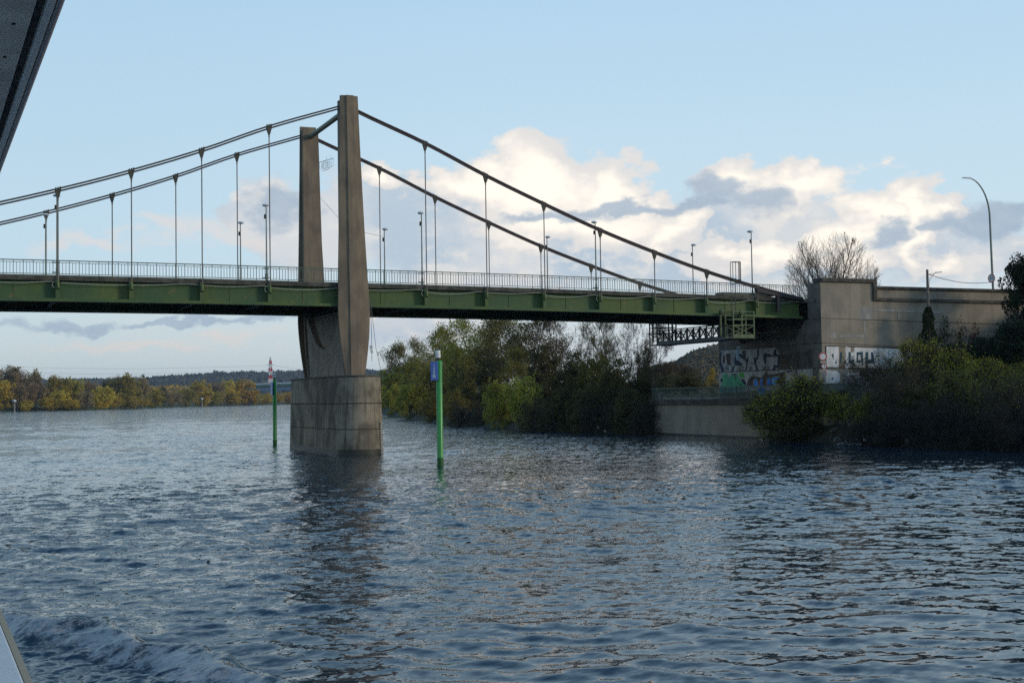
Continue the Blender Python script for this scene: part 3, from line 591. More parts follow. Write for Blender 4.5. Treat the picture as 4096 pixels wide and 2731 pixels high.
# ------------------------------------------------------------------ abutment and retaining walls
AX = 69.9; AY0, AY1 = 95.75, 112.42
AB = empty('abutment', (AX, YM, 3), 'concrete bridge abutment and wing wall covered in painted graffiti', 'abutment')
def build_abutment():
    # lower face towards the river, its top notched under the deck
    yz = [(AY0, 3.0), (AY0, 13.65), (97.62, 13.65), (97.62, 10.45), (98.05, 10.45), (99.65, 8.74), (108.4, 8.80), (108.85, 9.2), (110.6, 9.2), (110.6, 13.65), (AY1, 13.65), (AY1, 3.0)]
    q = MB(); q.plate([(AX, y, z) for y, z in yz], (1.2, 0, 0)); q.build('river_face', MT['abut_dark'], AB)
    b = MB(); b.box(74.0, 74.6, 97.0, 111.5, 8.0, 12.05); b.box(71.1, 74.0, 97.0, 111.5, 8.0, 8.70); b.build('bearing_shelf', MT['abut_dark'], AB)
    for ya, yb in ((AY0-.03, AY0+.6), (AY1-.6, AY1+.03)): f = MB(); f.box(AX+.02, 75.45, ya, yb, 3.0, 13.65); f.build('pilaster', MT['abut'], AB)
    w = MB()
    for y0, y1 in ((AY0, AY0+.5), (AY1-.5, AY1)): w.sbox(75.452, 125, y0, y1, 3.0, 13.13, 3.0, 13.0)
    w.build('wing_wall', MT['abut'], AB)
    c = MB()
    for y0, y1 in ((AY0-.22, AY0+.9), (AY1-.9, AY1+.22)):
        c.plate([(AX-.14, y0+.35, 13.66), (AX-.14, y1, 13.66), (75.85, y1, 13.66), (75.85, y0, 13.66), (AX+.12, y0, 13.66)], (0, 0, .34))
        yy = (y0, y0+.5) if y0 < 100 else (y1-.5, y1)
        c.box(75.46, 75.85, yy[0], yy[1], 12.36, 13.655)
        c.sbox(75.855, 125, yy[0]-.02, yy[1], 13.14, 13.38, 13.02, 13.26)
        c.sbox(75.47, 125, yy[0]+.03, yy[1], 12.08, 12.355, 11.85, 12.12)
    c.build('coping', MT['cap'], AB, bevel=.02)
    # recessed pour joints read as thin dark ledges
    j = MB()
    for z, zr in ((10.5, 10.02), (8.37, 7.45), (6.2, 5.55)):
        j.sbox(AX-.012, 95, AY0-.045, AY0-.028, z-.02, z+.02, zr-.02, zr+.02) if z > 9 else j.sbox(AX-.012, 92, AY0-.045, AY0-.028, z-.025, z+.025, zr-.025, zr+.025)
        if z < 9: j.box(AX-.014, AX-.001, AY0-.03, AY1, z-.03, z+.03)
        else: j.box(AX-.014, AX-.001, AY0-.03, 97.6, z-.02, z+.02)
    j.build('pour_joint', MT['cap'], AB)
    r = MB()
    for k in range(44): y = 98.3+k*.235; r.bar((AX+.5, y, 8.75), (AX+.5, y, 9.72), .025)
    r.bar((AX+.5, 98.2, 9.74), (AX+.5, 108.5, 9.74), .05); r.bar((AX+.5, 98.2, 8.9), (AX+.5, 108.5, 8.9), .04); r.build('shelf_railing', MT['rail'], AB)
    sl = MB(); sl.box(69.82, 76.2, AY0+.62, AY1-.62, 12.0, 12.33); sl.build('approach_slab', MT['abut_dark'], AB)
    rd = MB(); rd.box(76.25, 140, AY0+.6, AY1-.6, 12.0, 12.36); o = rd.build('road', MT['asphalt'], loc=(76, YM, 12.3)); o['kind'] = 'structure'
build_abutment()
# paint on the walls
def PX(zx, zy): return atX(2850+zx/5.88, 1380+zy/5.88, AX)
def PY(zx, zy): return atY(3250+zx/4.9, 1380+zy/4.9, AY0-.03)
def PW(zx, zy): return atY(3200+zx/3.1367, 1000+zy/3.1367, AY0-.03)
PC = {}
def paint(name, col, col2=None):
    if name not in PC: PC[name] = mat('paint_'+name, col, .8, col2 or tuple(c*.7 for c in col), 2.2, streak=.45, streak_col=tuple(c*.5 for c in col), stretch=(1, 1, .35))
    return PC[name]
def graffiti(label, P, nrm, pieces):
    mats = []; q = MB(); nrm = Vector(nrm)
    for lay, (mname, polys) in enumerate(pieces):
        mats.append(PC[mname])
        for pl in polys:
            pts = [P(*p)+nrm*(.004+.003*lay) for p in pl]; q.plate(pts, nrm*.002, lay)
    o = q.build('graffiti', mats, AB); o['label'] = label; return o
paint('pale', (.47, .455, .42), (.33, .315, .29)); paint('navy', (.03, .05, .085), (.022, .035, .06)); paint('iceblue', (.36, .46, .53)); paint('brown', (.07, .045, .032), (.10, .075, .055)); paint('smear', (.055, .042, .03), (.10, .09, .075))
paint('green', (.10, .40, .17), (.07, .27, .16)); paint('lime', (.10, .42, .06)); paint('teal', (.17, .36, .32)); paint('plum', (.04, .02, .05)); paint('royal', (.03, .17, .60), (.13, .34, .65)); paint('orange', (.38, .13, .03)); paint('black', (.02, .02, .022)); paint('cream', (.74, .73, .71), (.58, .56, .53)); paint('tan', (.30, .25, .185)); paint('petrol', (.018, .06, .085), (.028, .08, .105)); paint('grey', (.25, .24, .22), (.22, .21, .19)); paint('redp', (.35, .05, .04)); paint('slate', (.34, .325, .30)); paint('maroon', (.045, .03, .035))
graffiti('tall pale graffiti letters with navy shadows', PX, (-1, 0, 0), [
 ('pale', [[(190, 130), (520, 112), (520, 610), (170, 630)], [(520, 112), (1090, 84), (1090, 590), (520, 610)], [(1090, 84), (1500, 62), (1590, 230), (1560, 555), (1090, 590)]]),
 ('slate', [[(200, 150), (300, 140), (260, 380), (290, 590), (215, 600), (195, 400)], [(440, 170), (520, 150), (500, 480), (440, 590), (420, 400)]]),
 ('brown', [[(310, 210), (420, 190), (430, 470), (350, 480)], [(250, 250), (300, 240), (300, 430), (240, 420)], [(700, 130), (780, 120), (800, 400), (720, 330)]]),
 ('iceblue', [[(545, 130), (660, 110), (665, 200), (612, 232), (665, 300), (665, 392), (565, 332), (540, 225)], [(575, 30), (665, 25), (665, 80), (580, 88)]]),
 ('navy', [[(178, 190), (215, 150), (203, 400), (285, 615), (212, 625), (165, 440)], [(440, 610), (505, 475), (530, 480), (500, 605)], [(545, 190), (562, 340), (640, 390), (705, 445), (690, 500), (530, 470), (515, 380)],
   [(612, 222), (660, 200), (755, 255), (770, 340), (690, 315), (640, 270)], [(790, 350), (850, 260), (848, 350), (820, 470), (800, 590), (765, 600), (800, 450)], [(975, 255), (998, 300), (1075, 300), (1078, 325), (1036, 340), (1030, 440), (1085, 590), (1030, 592), (1010, 460), (980, 440)], [(1060, 90), (1085, 95), (1095, 200), (1072, 300), (1048, 300)],
   [(1195, 300), (1200, 230), (1230, 190), (1280, 200), (1430, 240), (1450, 120), (1510, 70), (1500, 200), (1590, 230), (1580, 400), (1555, 550), (1490, 530), (1470, 580), (1408, 582), (1460, 470), (1530, 470), (1540, 262), (1270, 282), (1258, 460), (1222, 440)], [(850, 390), (920, 430), (985, 425), (985, 440), (915, 448)]])])
graffiti('dark smeared paint stain beside the tall pale letters', PX, (-1, 0, 0), [('smear', [[(1610, 300), (1650, 220), (1790, 190), (1960, 165), (2190, 150), (2350, 60), (2352, 520), (1900, 545), (1620, 565)]]), ('brown', [[(1640, 330), (1760, 240), (1800, 520), (1640, 550)], [(1900, 210), (1990, 190), (2010, 500), (1930, 520)]])])
graffiti('green and blue graffiti lettering on the lower band', PX, (-1, 0, 0), [
 ('pale', [[(165, 650), (1240, 604), (2350, 560), (2350, 1000), (160, 1130)]]),
 ('teal', [[(165, 1120), (180, 960), (240, 870), (380, 820), (540, 970), (800, 950), (760, 1060), (400, 1110)], [(1650, 920), (1700, 820), (1732, 820), (1722, 930)]]),
 ('green', [[(230, 960), (240, 720), (290, 662), (360, 682), (400, 800), (430, 682), (470, 662), (520, 760), (560, 652), (640, 790), (790, 955), (520, 985)]]),
 ('lime', [[(630, 645), (720, 640), (760, 720), (742, 770), (650, 762)]]),
 ('plum', [[(680, 790), (740, 800), (795, 900), (780, 955), (700, 860)], [(186, 800), (225, 765), (240, 850), (200, 872)], [(440, 650), (500, 690), (545, 660), (540, 830), (525, 830), (520, 715), (470, 700)], [(610, 880), (640, 900), (690, 960), (660, 960)]]),
 ('brown', [[(800, 960), (850, 800), (930, 720), (1000, 735), (1150, 765), (1250, 640), (1290, 600), (1300, 690), (1470, 680), (1720, 622), (1720, 900), (1250, 965)]]),
 ('orange', [[(940, 990), (950, 830), (985, 800), (975, 990)], [(1090, 970), (1100, 820), (1132, 800), (1132, 965)], [(1258, 940), (1258, 820), (1286, 800), (1286, 935)]]),
 ('royal', [[(965, 962), (972, 812), (1012, 790), (1062, 825), (1092, 955)], [(1125, 968), (1130, 782), (1182, 802), (1176, 965)], [(1282, 938), (1292, 782), (1362, 770), (1370, 935)], [(1390, 900), (1390, 800), (1440, 752), (1590, 742), (1500, 830), (1450, 850), (1510, 925), (1460, 935)], [(1070, 1150), (1060, 1000), (1180, 985), (1240, 1000), (1240, 1150)]]),
 ('black', [[(1740, 610), (1990, 580), (1990, 600), (1760, 640)], [(1900, 720), (1960, 620), (2000, 600), (1985, 720), (1960, 640), (1930, 730)], [(2100, 570), (2120, 570), (2115, 650), (2100, 650)], [(930, 665), (1020, 715), (1015, 730), (935, 680)]])])
def wall_text(label, word, zx0, zx1, zy0, zy1):
    cu = bpy.data.curves.new('txt', 'FONT'); cu.body = word; ob = bpy.data.objects.new('txt', cu); COL.objects.link(ob); bpy.context.view_layer.update()
    me = bpy.data.meshes.new_from_object(ob.evaluated_get(bpy.context.evaluated_depsgraph_get())); bpy.data.objects.remove(ob)
    n = len(me.vertices); co = np.zeros(n*3, np.float32); me.vertices.foreach_get('co', co); co = co.reshape(-1, 3); mn = co.min(0); mx = co.max(0); o0 = ORG[AB.name]
    for i in range(n):
        u = (co[i, 0]-mn[0])/(mx[0]-mn[0]); v = (co[i, 1]-mn[1])/(mx[1]-mn[1]); p = PX(zx0+(zx1-zx0)*u, zy1+(zy0-zy1)*v)+Vector((-.035, 0, 0))-o0; me.vertices[i].co = p
    o = link('graffiti', me, PC['black'], AB, o0); o['label'] = label
wall_text('small black word ON painted on the pale letters', 'ON', 300, 385, 500, 590)
wall_text('small black word FAITE painted on the pale letters', 'FAITE', 598, 748, 508, 605)
wall_text('small black word TON painted on the pale letters', 'TON', 845, 942, 502, 590)
wall_text('small black word GR FE painted on the pale letters', 'GR FE', 1185, 1340, 488, 582)
graffiti('white painted panel with petrol blue block capitals', PY, (0, -1, 0), [
 ('cream', [[(272, 25), (1000, 44), (1000, 445), (272, 430)], [(1000, 44), (2300, 90), (2300, 500), (1000, 445)]]),
 ('tan', [[(515, 36), (640, 38), (640, 440), (515, 440)], [(750, 40), (812, 42), (812, 140), (750, 140)]]),
 ('maroon', [[(245, 15), (272, 18), (272, 455), (245, 452)], [(272, 8), (2300, 70), (2300, 92), (272, 25)], [(272, 431), (445, 434), (445, 460), (272, 456)], [(530, 442), (650, 444), (650, 466), (530, 462)], [(690, 440), (2300, 500), (2300, 525), (690, 468)]]),
 ('petrol', [[(370, 190), (408, 160), (414, 292)], [(438, 360), (470, 280), (472, 360)], [(540, 140), (578, 135), (578, 230), (560, 345), (530, 350)], [(645, 140), (665, 135), (665, 235), (645, 240)], [(640, 290), (665, 285), (665, 360), (612, 360), (612, 330)],
   [(705, 140), (750, 133), (748, 288), (775, 300), (782, 268), (808, 266), (808, 358), (705, 360)],
   [(858, 140), (985, 128), (945, 186), (895, 190)], [(985, 128), (992, 345), (950, 300), (945, 186)], [(992, 345), (858, 350), (893, 302), (950, 300)], [(858, 350), (858, 140), (895, 190), (893, 302)],
   [(1037, 140), (1092, 130), (1088, 285), (1150, 283), (1145, 140), (1186, 140), (1212, 340), (1205, 360), (1037, 362)], [(1245, 205), (1320, 200), (1320, 230), (1250, 234)]]),
 ('cream', [[(650, 28), (682, 28), (686, 455), (655, 455)], [(820, 45), (860, 45), (862, 430), (822, 430)]])])
graffiti('patchy white and red scribbles under the painted panel', PY, (0, -1, 0), [
 ('grey', [[(130, 470), (1500, 505), (1500, 900), (130, 960)]]), ('cream', [[(260, 490), (480, 505), (600, 640), (480, 745), (262, 745)], [(690, 525), (980, 535), (970, 740), (800, 745), (690, 620)], [(1100, 560), (1500, 560), (1500, 720), (1200, 700)]]),
 ('tan', [[(1000, 505), (1082, 508), (1080, 740), (1000, 740)], [(540, 520), (600, 520), (600, 720), (540, 720)]]),
 ('redp', [[(250, 590), (300, 565), (302, 575), (255, 600)], [(424, 745), (480, 692), (484, 700), (430, 750)], [(792, 640), (800, 640), (800, 700), (785, 735), (780, 730), (792, 700)], [(575, 700), (585, 700), (588, 760), (578, 760)], [(820, 540), (880, 530), (940, 550), (940, 570), (880, 548), (825, 556)], [(670, 870), (740, 850), (745, 885), (690, 900)]]),
 ('black', [[(140, 560), (152, 540), (150, 600), (140, 610)], [(720, 520), (740, 515), (745, 545), (728, 545)], [(370, 650), (410, 630), (412, 640), (380, 690)]])])
graffiti('pale grey overpainted patches on the upper wall', PW, (0, -1, 0), [('slate', [[(755, 722), (905, 722), (905, 872), (755, 866)], [(908, 735), (1780, 765), (1780, 798), (908, 765)], [(1225, 792), (1255, 793), (1255, 872), (1225, 868)], [(795, 892), (820, 894), (838, 1185), (815, 1182)], [(490, 1068), (600, 1058), (805, 1065), (805, 1092), (490, 1095)], [(378, 1035), (455, 1035), (455, 1105), (378, 1103)], [(1575, 595), (1700, 597), (1700, 617), (1575, 615)], [(1675, 545), (1700, 545), (1700, 597), (1675, 596)], [(1700, 535), (1830, 542), (1830, 556), (1700, 550)]]), ('tan', [[(490, 1095), (560, 1095), (560, 1190), (490, 1188)]])])
# ------------------------------------------------------------------ quay
QX = 68.0
QU = empty('quay_wall', (QX, 105, 0), 'low concrete quay wall with a coping along the water under the bridge end', 'quay')
q = MB(); q.box(QX+.06, 69.8, 84, 122.3, -2, 3.04); q.build('wall', MT['quay'], QU)
q = MB(); q.box(QX-.12, 69.85, 84, 123.0, 3.045, 3.60); q.build('coping', MT['cap'], QU, bevel=.02)
q = MB(); q.box(QX+.03, QX+.055, 84, 122.32, -.3, .16); q.build('tide_line', MT['algae_dark'], QU)
RQ = empty('quay_railing', (QX, 105, 3.6), 'long grey-green railing of upright bars along the quay edge', 'railing')
def qrail(y0, y1):
    q = MB(); q.bar((QX, y0, 4.74), (QX, y1, 4.74), .07); q.bar((QX, y0, 3.76), (QX, y1, 3.76), .05)
    n = int(round((y1-y0)/.145))
    for k in range(n): y = y0+(y1-y0)*k/n; q.bar((QX, y, 3.60 if k % 14 == 0 else 3.76), (QX, y, 4.74), .055 if k % 14 == 0 else .032)
    q.build('rail_panel', MT['rail'], RQ)
for k in range(17): qrail(88.2+k*2.03, 88.2+(k+1)*2.03-.01)
q = MB(); q.bar((QX, 88.2, 4.74), (QX+1.0, 86.2, 3.7), .06); q.build('sloping_end_rail', MT['rail'], RQ)
# ------------------------------------------------------------------ inspection gantry
def gantry():
    t = empty('inspection_gantry', (62.7, YM, 8.8), 'green lattice inspection gantry hanging under the bridge deck', 'inspection gantry'); x0, x1 = 61.62, 63.68
    def cage(y0, y1, z0, z1, name, mt):
        q = MB()
        for x in (x0, x1):
            for y in (y0, y1): q.bar((x, y, z0), (x, y, z1), .10)
        for z in (z0+.06, z0+1.15, z0+1.68, z1-.05):
            for y in (y0, y1): q.bar((x0, y, z), (x1, y, z), .07)
            for x in (x0, x1): q.bar((x, y0, z), (x, y1, z), .06)
        for y in (y0, y1): q.bar((x0, y, z0+.25), (x1, y, z0+1.1), .06); q.bar((x0, y, z0+1.1), (x1, y, z0+.25), .06)
        o = q.build(name, mt, t); f = MB(); f.box(x0, x1, y0+.05, y1-.05, z0, z0+.05); f.box(x0+.06, x1-.06, y0-.05, y0-.02, z0+.06, z0+.34); f.build('floor_plate', MT['gantry'], o); return o
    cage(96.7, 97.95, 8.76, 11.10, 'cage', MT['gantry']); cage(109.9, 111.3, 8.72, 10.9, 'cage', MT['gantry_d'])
    for y in (97.96, 109.88):
        for x in (x0-.45, x0+1.65):
            h = MB(); h.bar((x, y, 9.0), (x, y, zd(x)-1.82 if y > 100 else 11.05), .14); h.build('hanger_post', MT['gantry'], t)
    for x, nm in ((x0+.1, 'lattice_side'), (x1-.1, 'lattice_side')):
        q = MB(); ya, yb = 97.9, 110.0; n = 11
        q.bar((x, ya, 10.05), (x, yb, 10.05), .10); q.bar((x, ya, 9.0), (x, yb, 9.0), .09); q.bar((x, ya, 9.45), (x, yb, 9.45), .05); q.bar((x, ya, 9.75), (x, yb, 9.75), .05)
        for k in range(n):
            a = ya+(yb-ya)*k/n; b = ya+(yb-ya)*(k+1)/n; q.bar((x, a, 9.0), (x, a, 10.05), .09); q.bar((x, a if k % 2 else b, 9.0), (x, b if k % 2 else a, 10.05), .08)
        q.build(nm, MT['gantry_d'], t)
    q = MB(); q.box(x0-.02, x1+.02, 97.9, 110.0, 8.74, 8.96)
    q.build('walkway_floor', MT['deckplate'], t)
    q = MB()
    for sx in (.0, .45): q.bar((x0+sx, 96.95, 10.6), (x0+sx, 96.95, 13.9), .05)
    for k in range(12): q.bar((x0, 96.95, 10.7+k*.27), (x0+.45, 96.95, 10.7+k*.27), .03)
    for k in range(7): a = PI*k/6; q.bar((x0+.45-.45*math.cos(a)*1.0, 96.95-.55*math.sin(a), 13.7), (x0+.45-.45*math.cos(a), 96.95-.55*math.sin(a), 15.3), .04)
    for z in (13.75, 15.28):
        pts = [(x0+.45-.45*math.cos(PI*k/8), 96.95-.55*math.sin(PI*k/8), z) for k in range(9)]; q.tube(pts, .025, 5); q.bar(pts[0], pts[-1], .045)
    q.build('ladder', MT['gantry_d'], t)
    for x in (x0-.42, x0+1.55):
        w = MB(); w.tube([(x, YN-.42, 11.1), (x, YN-.10, 11.1)], .19, 16); w.tube([(x, YN-.47, 11.1), (x, YN-.42, 11.1)], .08, 10); w.build('trolley_wheel', MT['gantry'], t)
gantry()
# ------------------------------------------------------------------ river posts
def river_post(x, y, top, name, label, sign):
    t = empty('mooring_pile', (x, y, 0), label, 'pile', 'green piles standing in the river'); r = .185
    q = MB(); q.lathe((x, y, 0), [(r, -3), (r, top-.03), (r-.02, top), (r-.05, top)], 24); q.build('pile', MT['pole_green'], t, smooth=True)
    q = MB(); q.lathe((x, y, 0), [(r+.006, -.4), (r+.006, .38), (r+.001, .5)], 24); q.build('algae_band', MT['algae'], t, smooth=True)
    q = MB(); q.lathe((x-.03, y, top), [(.06, 0), (.06, .12), (.11, .14), (.11, .18)], 12); ln = q.build('lantern_stem', MT['dark'], t, smooth=True)
    q = MB(); q.lathe((0, 0, 0), [(.16, 0), (.16, .28), (.165, .29), (.165, .31), (.16, .32), (.155, .42), (.10, .44)], 20)
    q.v = [tuple(Matrix.Rotation(R(-4), 3, 'Y') @ Vector(v)+Vector((x-.05, y, top+.18))) for v in q.v]; q.build('lantern', MT['white'], t, smooth=True)
    s = Vector((math.cos(sign['rot']), math.sin(sign['rot']), 0)); nn = Vector((s.y, -s.x, 0)); c = Vector((x, y, sign['z']))+Vector(sign['off']); w, h = sign['w']/2, sign['h']/2
    def P(u, v, o=0): return c+s*u+Vector((0, 0, v))+nn*o
    q = MB(); q.plate([P(-w, -h), P(w, -h), P(w, h), P(-w, h)], nn*-.04, 0); b = q.build('sign_board', MT['blue'], t, bevel=.006)
    q = MB()
    for a in (-h*.55, h*.55): q.bar(P(0, a, -.05), (x, y, c.z+a), .05)
    q.build('sign_bracket', MT['dark'], t)
    k = 1.0
    q = MB(); q.plate([P(-.16*k, -.22, .004), P(.20*k, -.22, .004), P(.20*k, -.42, .004), P(-.16*k, -.42, .004)][::-1], nn*.004); q.plate([P(-.12*k, -.19, .004), P(.10*k, -.19, .004), P(.085*k, .48, .004), P(.04*k, .48, .004)], nn*.004); q.build('sign_mark', MT['white'], b)
river_post(27.6, 76.2, 6.36, 'a', 'nearer green pile with a blue sign and white lantern, standing right of the pier', dict(rot=R(-81), z=5.74, off=(-.31, .05, 0), w=.85, h=1.14))
river_post(27.95, 121.7, 6.05, 'b', 'farther green pile seen left of the pier, its blue sign edge-on', dict(rot=R(-90), z=5.2, off=(-.30, -.10, 0), w=.75, h=1.2))
# ------------------------------------------------------------------ signs, poles and lamps on the bank
def disc(q, c, n, r, th, mi, seg=28, r0=0):
    n = Vector(n).normalized(); a = n.cross(Vector((0, 0, 1))).normalized(); b = a.cross(n); c = Vector(c)
    if r0 == 0: q.plate([c+a*r*math.cos(2*PI*k/seg)+b*r*math.sin(2*PI*k/seg) for k in range(seg)], n*th, mi)
    else:
        for k in range(seg):
            t0, t1 = 2*PI*k/seg, 2*PI*(k+1)/seg; f = lambda rr, t: c+a*rr*math.cos(t)+b*rr*math.sin(t)
            q.plate([f(r0, t0), f(r, t0), f(r, t1), f(r0, t1)], n*th, mi)
def text_on(word, c, n, size, mt, parent, name='numerals'):
    n = Vector(n).normalized(); a = n.cross(Vector((0, 0, 1))).normalized()*-1; b = Vector((0, 0, 1))
    cu = bpy.data.curves.new('t', 'FONT'); cu.body = word; cu.align_x = 'CENTER'; cu.align_y = 'CENTER'; cu.size = size; cu.extrude = .003; ob = bpy.data.objects.new('t', cu); COL.objects.link(ob); bpy.context.view_layer.update()
    me = bpy.data.meshes.new_from_object(ob.evaluated_get(bpy.context.evaluated_depsgraph_get())); bpy.data.objects.remove(ob); og = ORG[parent.name]
    for v in me.vertices: v.co = Vector(c)+a*v.co.x+b*v.co.y+n*v.co.z-og
    return link(name, me, mt, parent, og)
def sign_post():
    x, y = 68.15, 93.0; t = empty('road_sign', (x, y, 3.6), 'pole on the quay with round red-ringed signs stacked one above another', 'road sign'); n = (-.30, -.95, 0); nv = Vector(n).normalized()
    q = MB(); q.tube([(x, y, 3.5), (x, y, 7.4)], .035, 10); q.build('post', MT['signgrey'], t, smooth=True)
    def round_sign(z, r, nm, dx=0):
        c = Vector((x+dx, y, z))+nv*.05; q = MB(); disc(q, c, n, r, .02, 0); o = q.build(nm, MT['white'], t); q = MB(); disc(q, c+nv*.021, n, r*.97, .004, 0, r0=r*.72); q.build('red_ring', MT['red'], o); return o, c
    round_sign(7.08, .36, 'no_vehicles_sign', -.16)
    o, c = round_sign(6.28, .25, 'round_sign', -.06)
    a = Vector((nv.y, -nv.x, 0))*-1; q = MB(); q.tube([c+nv*.03+a*(.09*math.cos(t_)-.01)+Vector((0, 0, .06+.075*math.sin(t_))) for t_ in np.linspace(2.6, -.6, 10)]+[c+nv*.03+a*.07+Vector((0, 0, -.10))], .018, 6); q.build('hooked_arrow', MT['black'], o)
    q = MB(); cc = Vector((x-.1, y, 6.63))+nv*.05; q.plate([cc-a*.28-Vector((0, 0, .09)), cc+a*.28-Vector((0, 0, .09)), cc+a*.28+Vector((0, 0, .09)), cc-a*.28+Vector((0, 0, .09))], nv*.015); q.build('supplementary_plate', MT['plate'], t)
    q = MB(); cc = Vector((x-.03, y, 5.93))+nv*.05; q.plate([cc-a*.18-Vector((0, 0, .08)), cc+a*.18-Vector((0, 0, .08)), cc+a*.18+Vector((0, 0, .08)), cc-a*.18+Vector((0, 0, .08))], nv*.015); q.build('small_plate', MT['plate'], t)
    q = MB(); disc(q, Vector((x+.12, y, 5.74))+nv*.05, n, .09, .01, 0, 4); q.build('red_marker', MT['red'], t)
sign_post()
def utility_pole():
    x, y = 79.8, 93.6; t = empty('utility_pole', (x, y, 4), 'grey wooden utility pole with a small arm lamp in front of the wing wall', 'utility pole')
    q = MB(); q.tube([(x, y, 3.2), (x, y, 9), (x, y, 14.75)], [.17, .14, .105], 12); q.build('pole', MT['wood'], t, smooth=True)
    q = MB(); q.tube([(x, y, 14.35), (x+.5, y, 14.33), (x+1.0, y, 14.5)], .03, 6); q.tube([(x+.12, y, 13.0), (x+.25, y, 13.9), (x+.75, y, 14.38)], .025, 6); q.build('lamp_arm', MT['signgrey'], t, smooth=True)
    q = MB(); q.loft([[(x+1.0+s, y-w, 14.47+.1*s), (x+1.0+s, y+w, 14.47+.1*s), (x+1.0+s, y+w*.6, 14.55+.1*s), (x+1.0+s, y-w*.6, 14.55+.1*s)] for s, w in ((-.1, .05), (.1, .12), (.5, .10), (.6, .03))]); q.build('lamp_head', MT['signgrey'], t)
    q = MB()
    for z in (10.9, 12.75): q.lathe((x, y, z), [(.125, 0), (.128, .04)], 12)
    q.build('metal_band', MT['signgrey'], t)
utility_pole()
q = MB(); q.tube([(79.9+12.6*s, 93.6+6.1*s, 14.33+.05*s-.35*math.sin(PI*s)) for s in np.linspace(0, 1, 14)], .03, 5)
tag(q.build('overhead_wire', MT['wire'], loc=(86, 96.5, 14)), 'dark cable strung from the utility pole to the tall curved lamp', 'wire')
def tall_lamp():
    x, y, z0 = 92.75, 99.5, 12.3; t = empty('tall_street_lamp', (x, y, z0), 'tall curved swan-neck street lamp rising above the wing wall', 'street lamp')
    top = 24.5; pts = [(x, y, z0), (x-.1, y, 16), (x-.18, y, 20.6)]+[(x-.18-2.6*(1-math.cos(a)), y, 20.6+3.75*math.sin(a)) for a in np.linspace(.12, 1.42, 11)]
    rs = [.12, .11, .095]+list(np.linspace(.09, .05, 11)); q = MB(); q.tube(pts, rs, 12); q.build('pole', MT['lamp_pole'], t, smooth=True)
    e = Vector(pts[-1]); q = MB(); q.loft([[(e.x+s, e.y-w, e.z-.03), (e.x+s, e.y+w, e.z-.03), (e.x+s, e.y+w*.7, e.z+h), (e.x+s, e.y-w*.7, e.z+h)] for s, w, h in ((.12, .05, .06), (-.1, .13, .10), (-.75, .13, .09), (-1.05, .05, .03))]); o = q.build('lamp_head', MT['lamp_head'], t)
    s = empty('speed_sign', (x, y-.2, 14.72), 'round red-bordered 50 speed limit sign fixed to the tall lamp', 'road sign'); n = (-.96, -.1, 0); nv = Vector(n).normalized(); c = Vector((x-.28, y-.1, 14.75))
    q = MB(); disc(q, c, n, .43, .02, 0); b = q.build('sign_face', MT['white'], s); q = MB(); disc(q, c+nv*.021, n, .42, .004, 0, r0=.33); q.build('red_ring', MT['red'], b); text_on('50', c+nv*.03, n, .5, MT['black'], b)
    q = MB(); q.bar(c, (x-.05, y, 14.75), .06); q.build('bracket', MT['dark'], s)
tall_lamp()
# ------------------------------------------------------------------ plants
def segs_mesh(name, S):
    """S rows: p0(3) p1(3) r0 r1 -> three-sided prisms"""
    S = np.asarray(S, float); p, q, r0, r1 = S[:, :3], S[:, 3:6], S[:, 6:7], S[:, 7:8]; d = q-p; d /= np.linalg.norm(d, axis=1, keepdims=True)+1e-9
    u = np.where(np.abs(d[:, 2:3]) > .9, [[1., 0, 0]], [[0, 0, 1.]]); a = np.cross(d, u); a /= np.linalg.norm(a, axis=1, keepdims=True)+1e-9; b = np.cross(a, d)
    V = []
    for k in range(3):
        t = 2*PI*k/3; V.append(p+(a*math.cos(t)+b*math.sin(t))*r0)
    for k in range(3):
        t = 2*PI*k/3; V.append(q+(a*math.cos(t)+b*math.sin(t))*r1)
    V = np.stack(V, 1).reshape(-1, 3); base = np.arange(len(S))[:, None]*6
    Q = np.concatenate([base+np.array([[k, (k+1) % 3, 3+(k+1) % 3, 3+k]]) for k in range(3)], 0); return np_mesh(name, V, Q)
def leaves_mesh(name, P, size, g, up=.0, aspect=.6):
    n = len(P); d = g.normal(size=(n, 3)); d[:, 2] += up; d /= np.linalg.norm(d, axis=1, keepdims=True); e = np.cross(d, g.normal(size=(n, 3))); e /= np.linalg.norm(e, axis=1, keepdims=True)+1e-9
    s = size*g.uniform(.6, 1.35, (n, 1)); V = np.stack([P-d*s*.5, P+e*s*.5*aspect, P+d*s*.5, P-e*s*.5*aspect], 1).reshape(-1, 3)
    Q = np.arange(4*n).reshape(-1, 4); return np_mesh(name, V, Q)
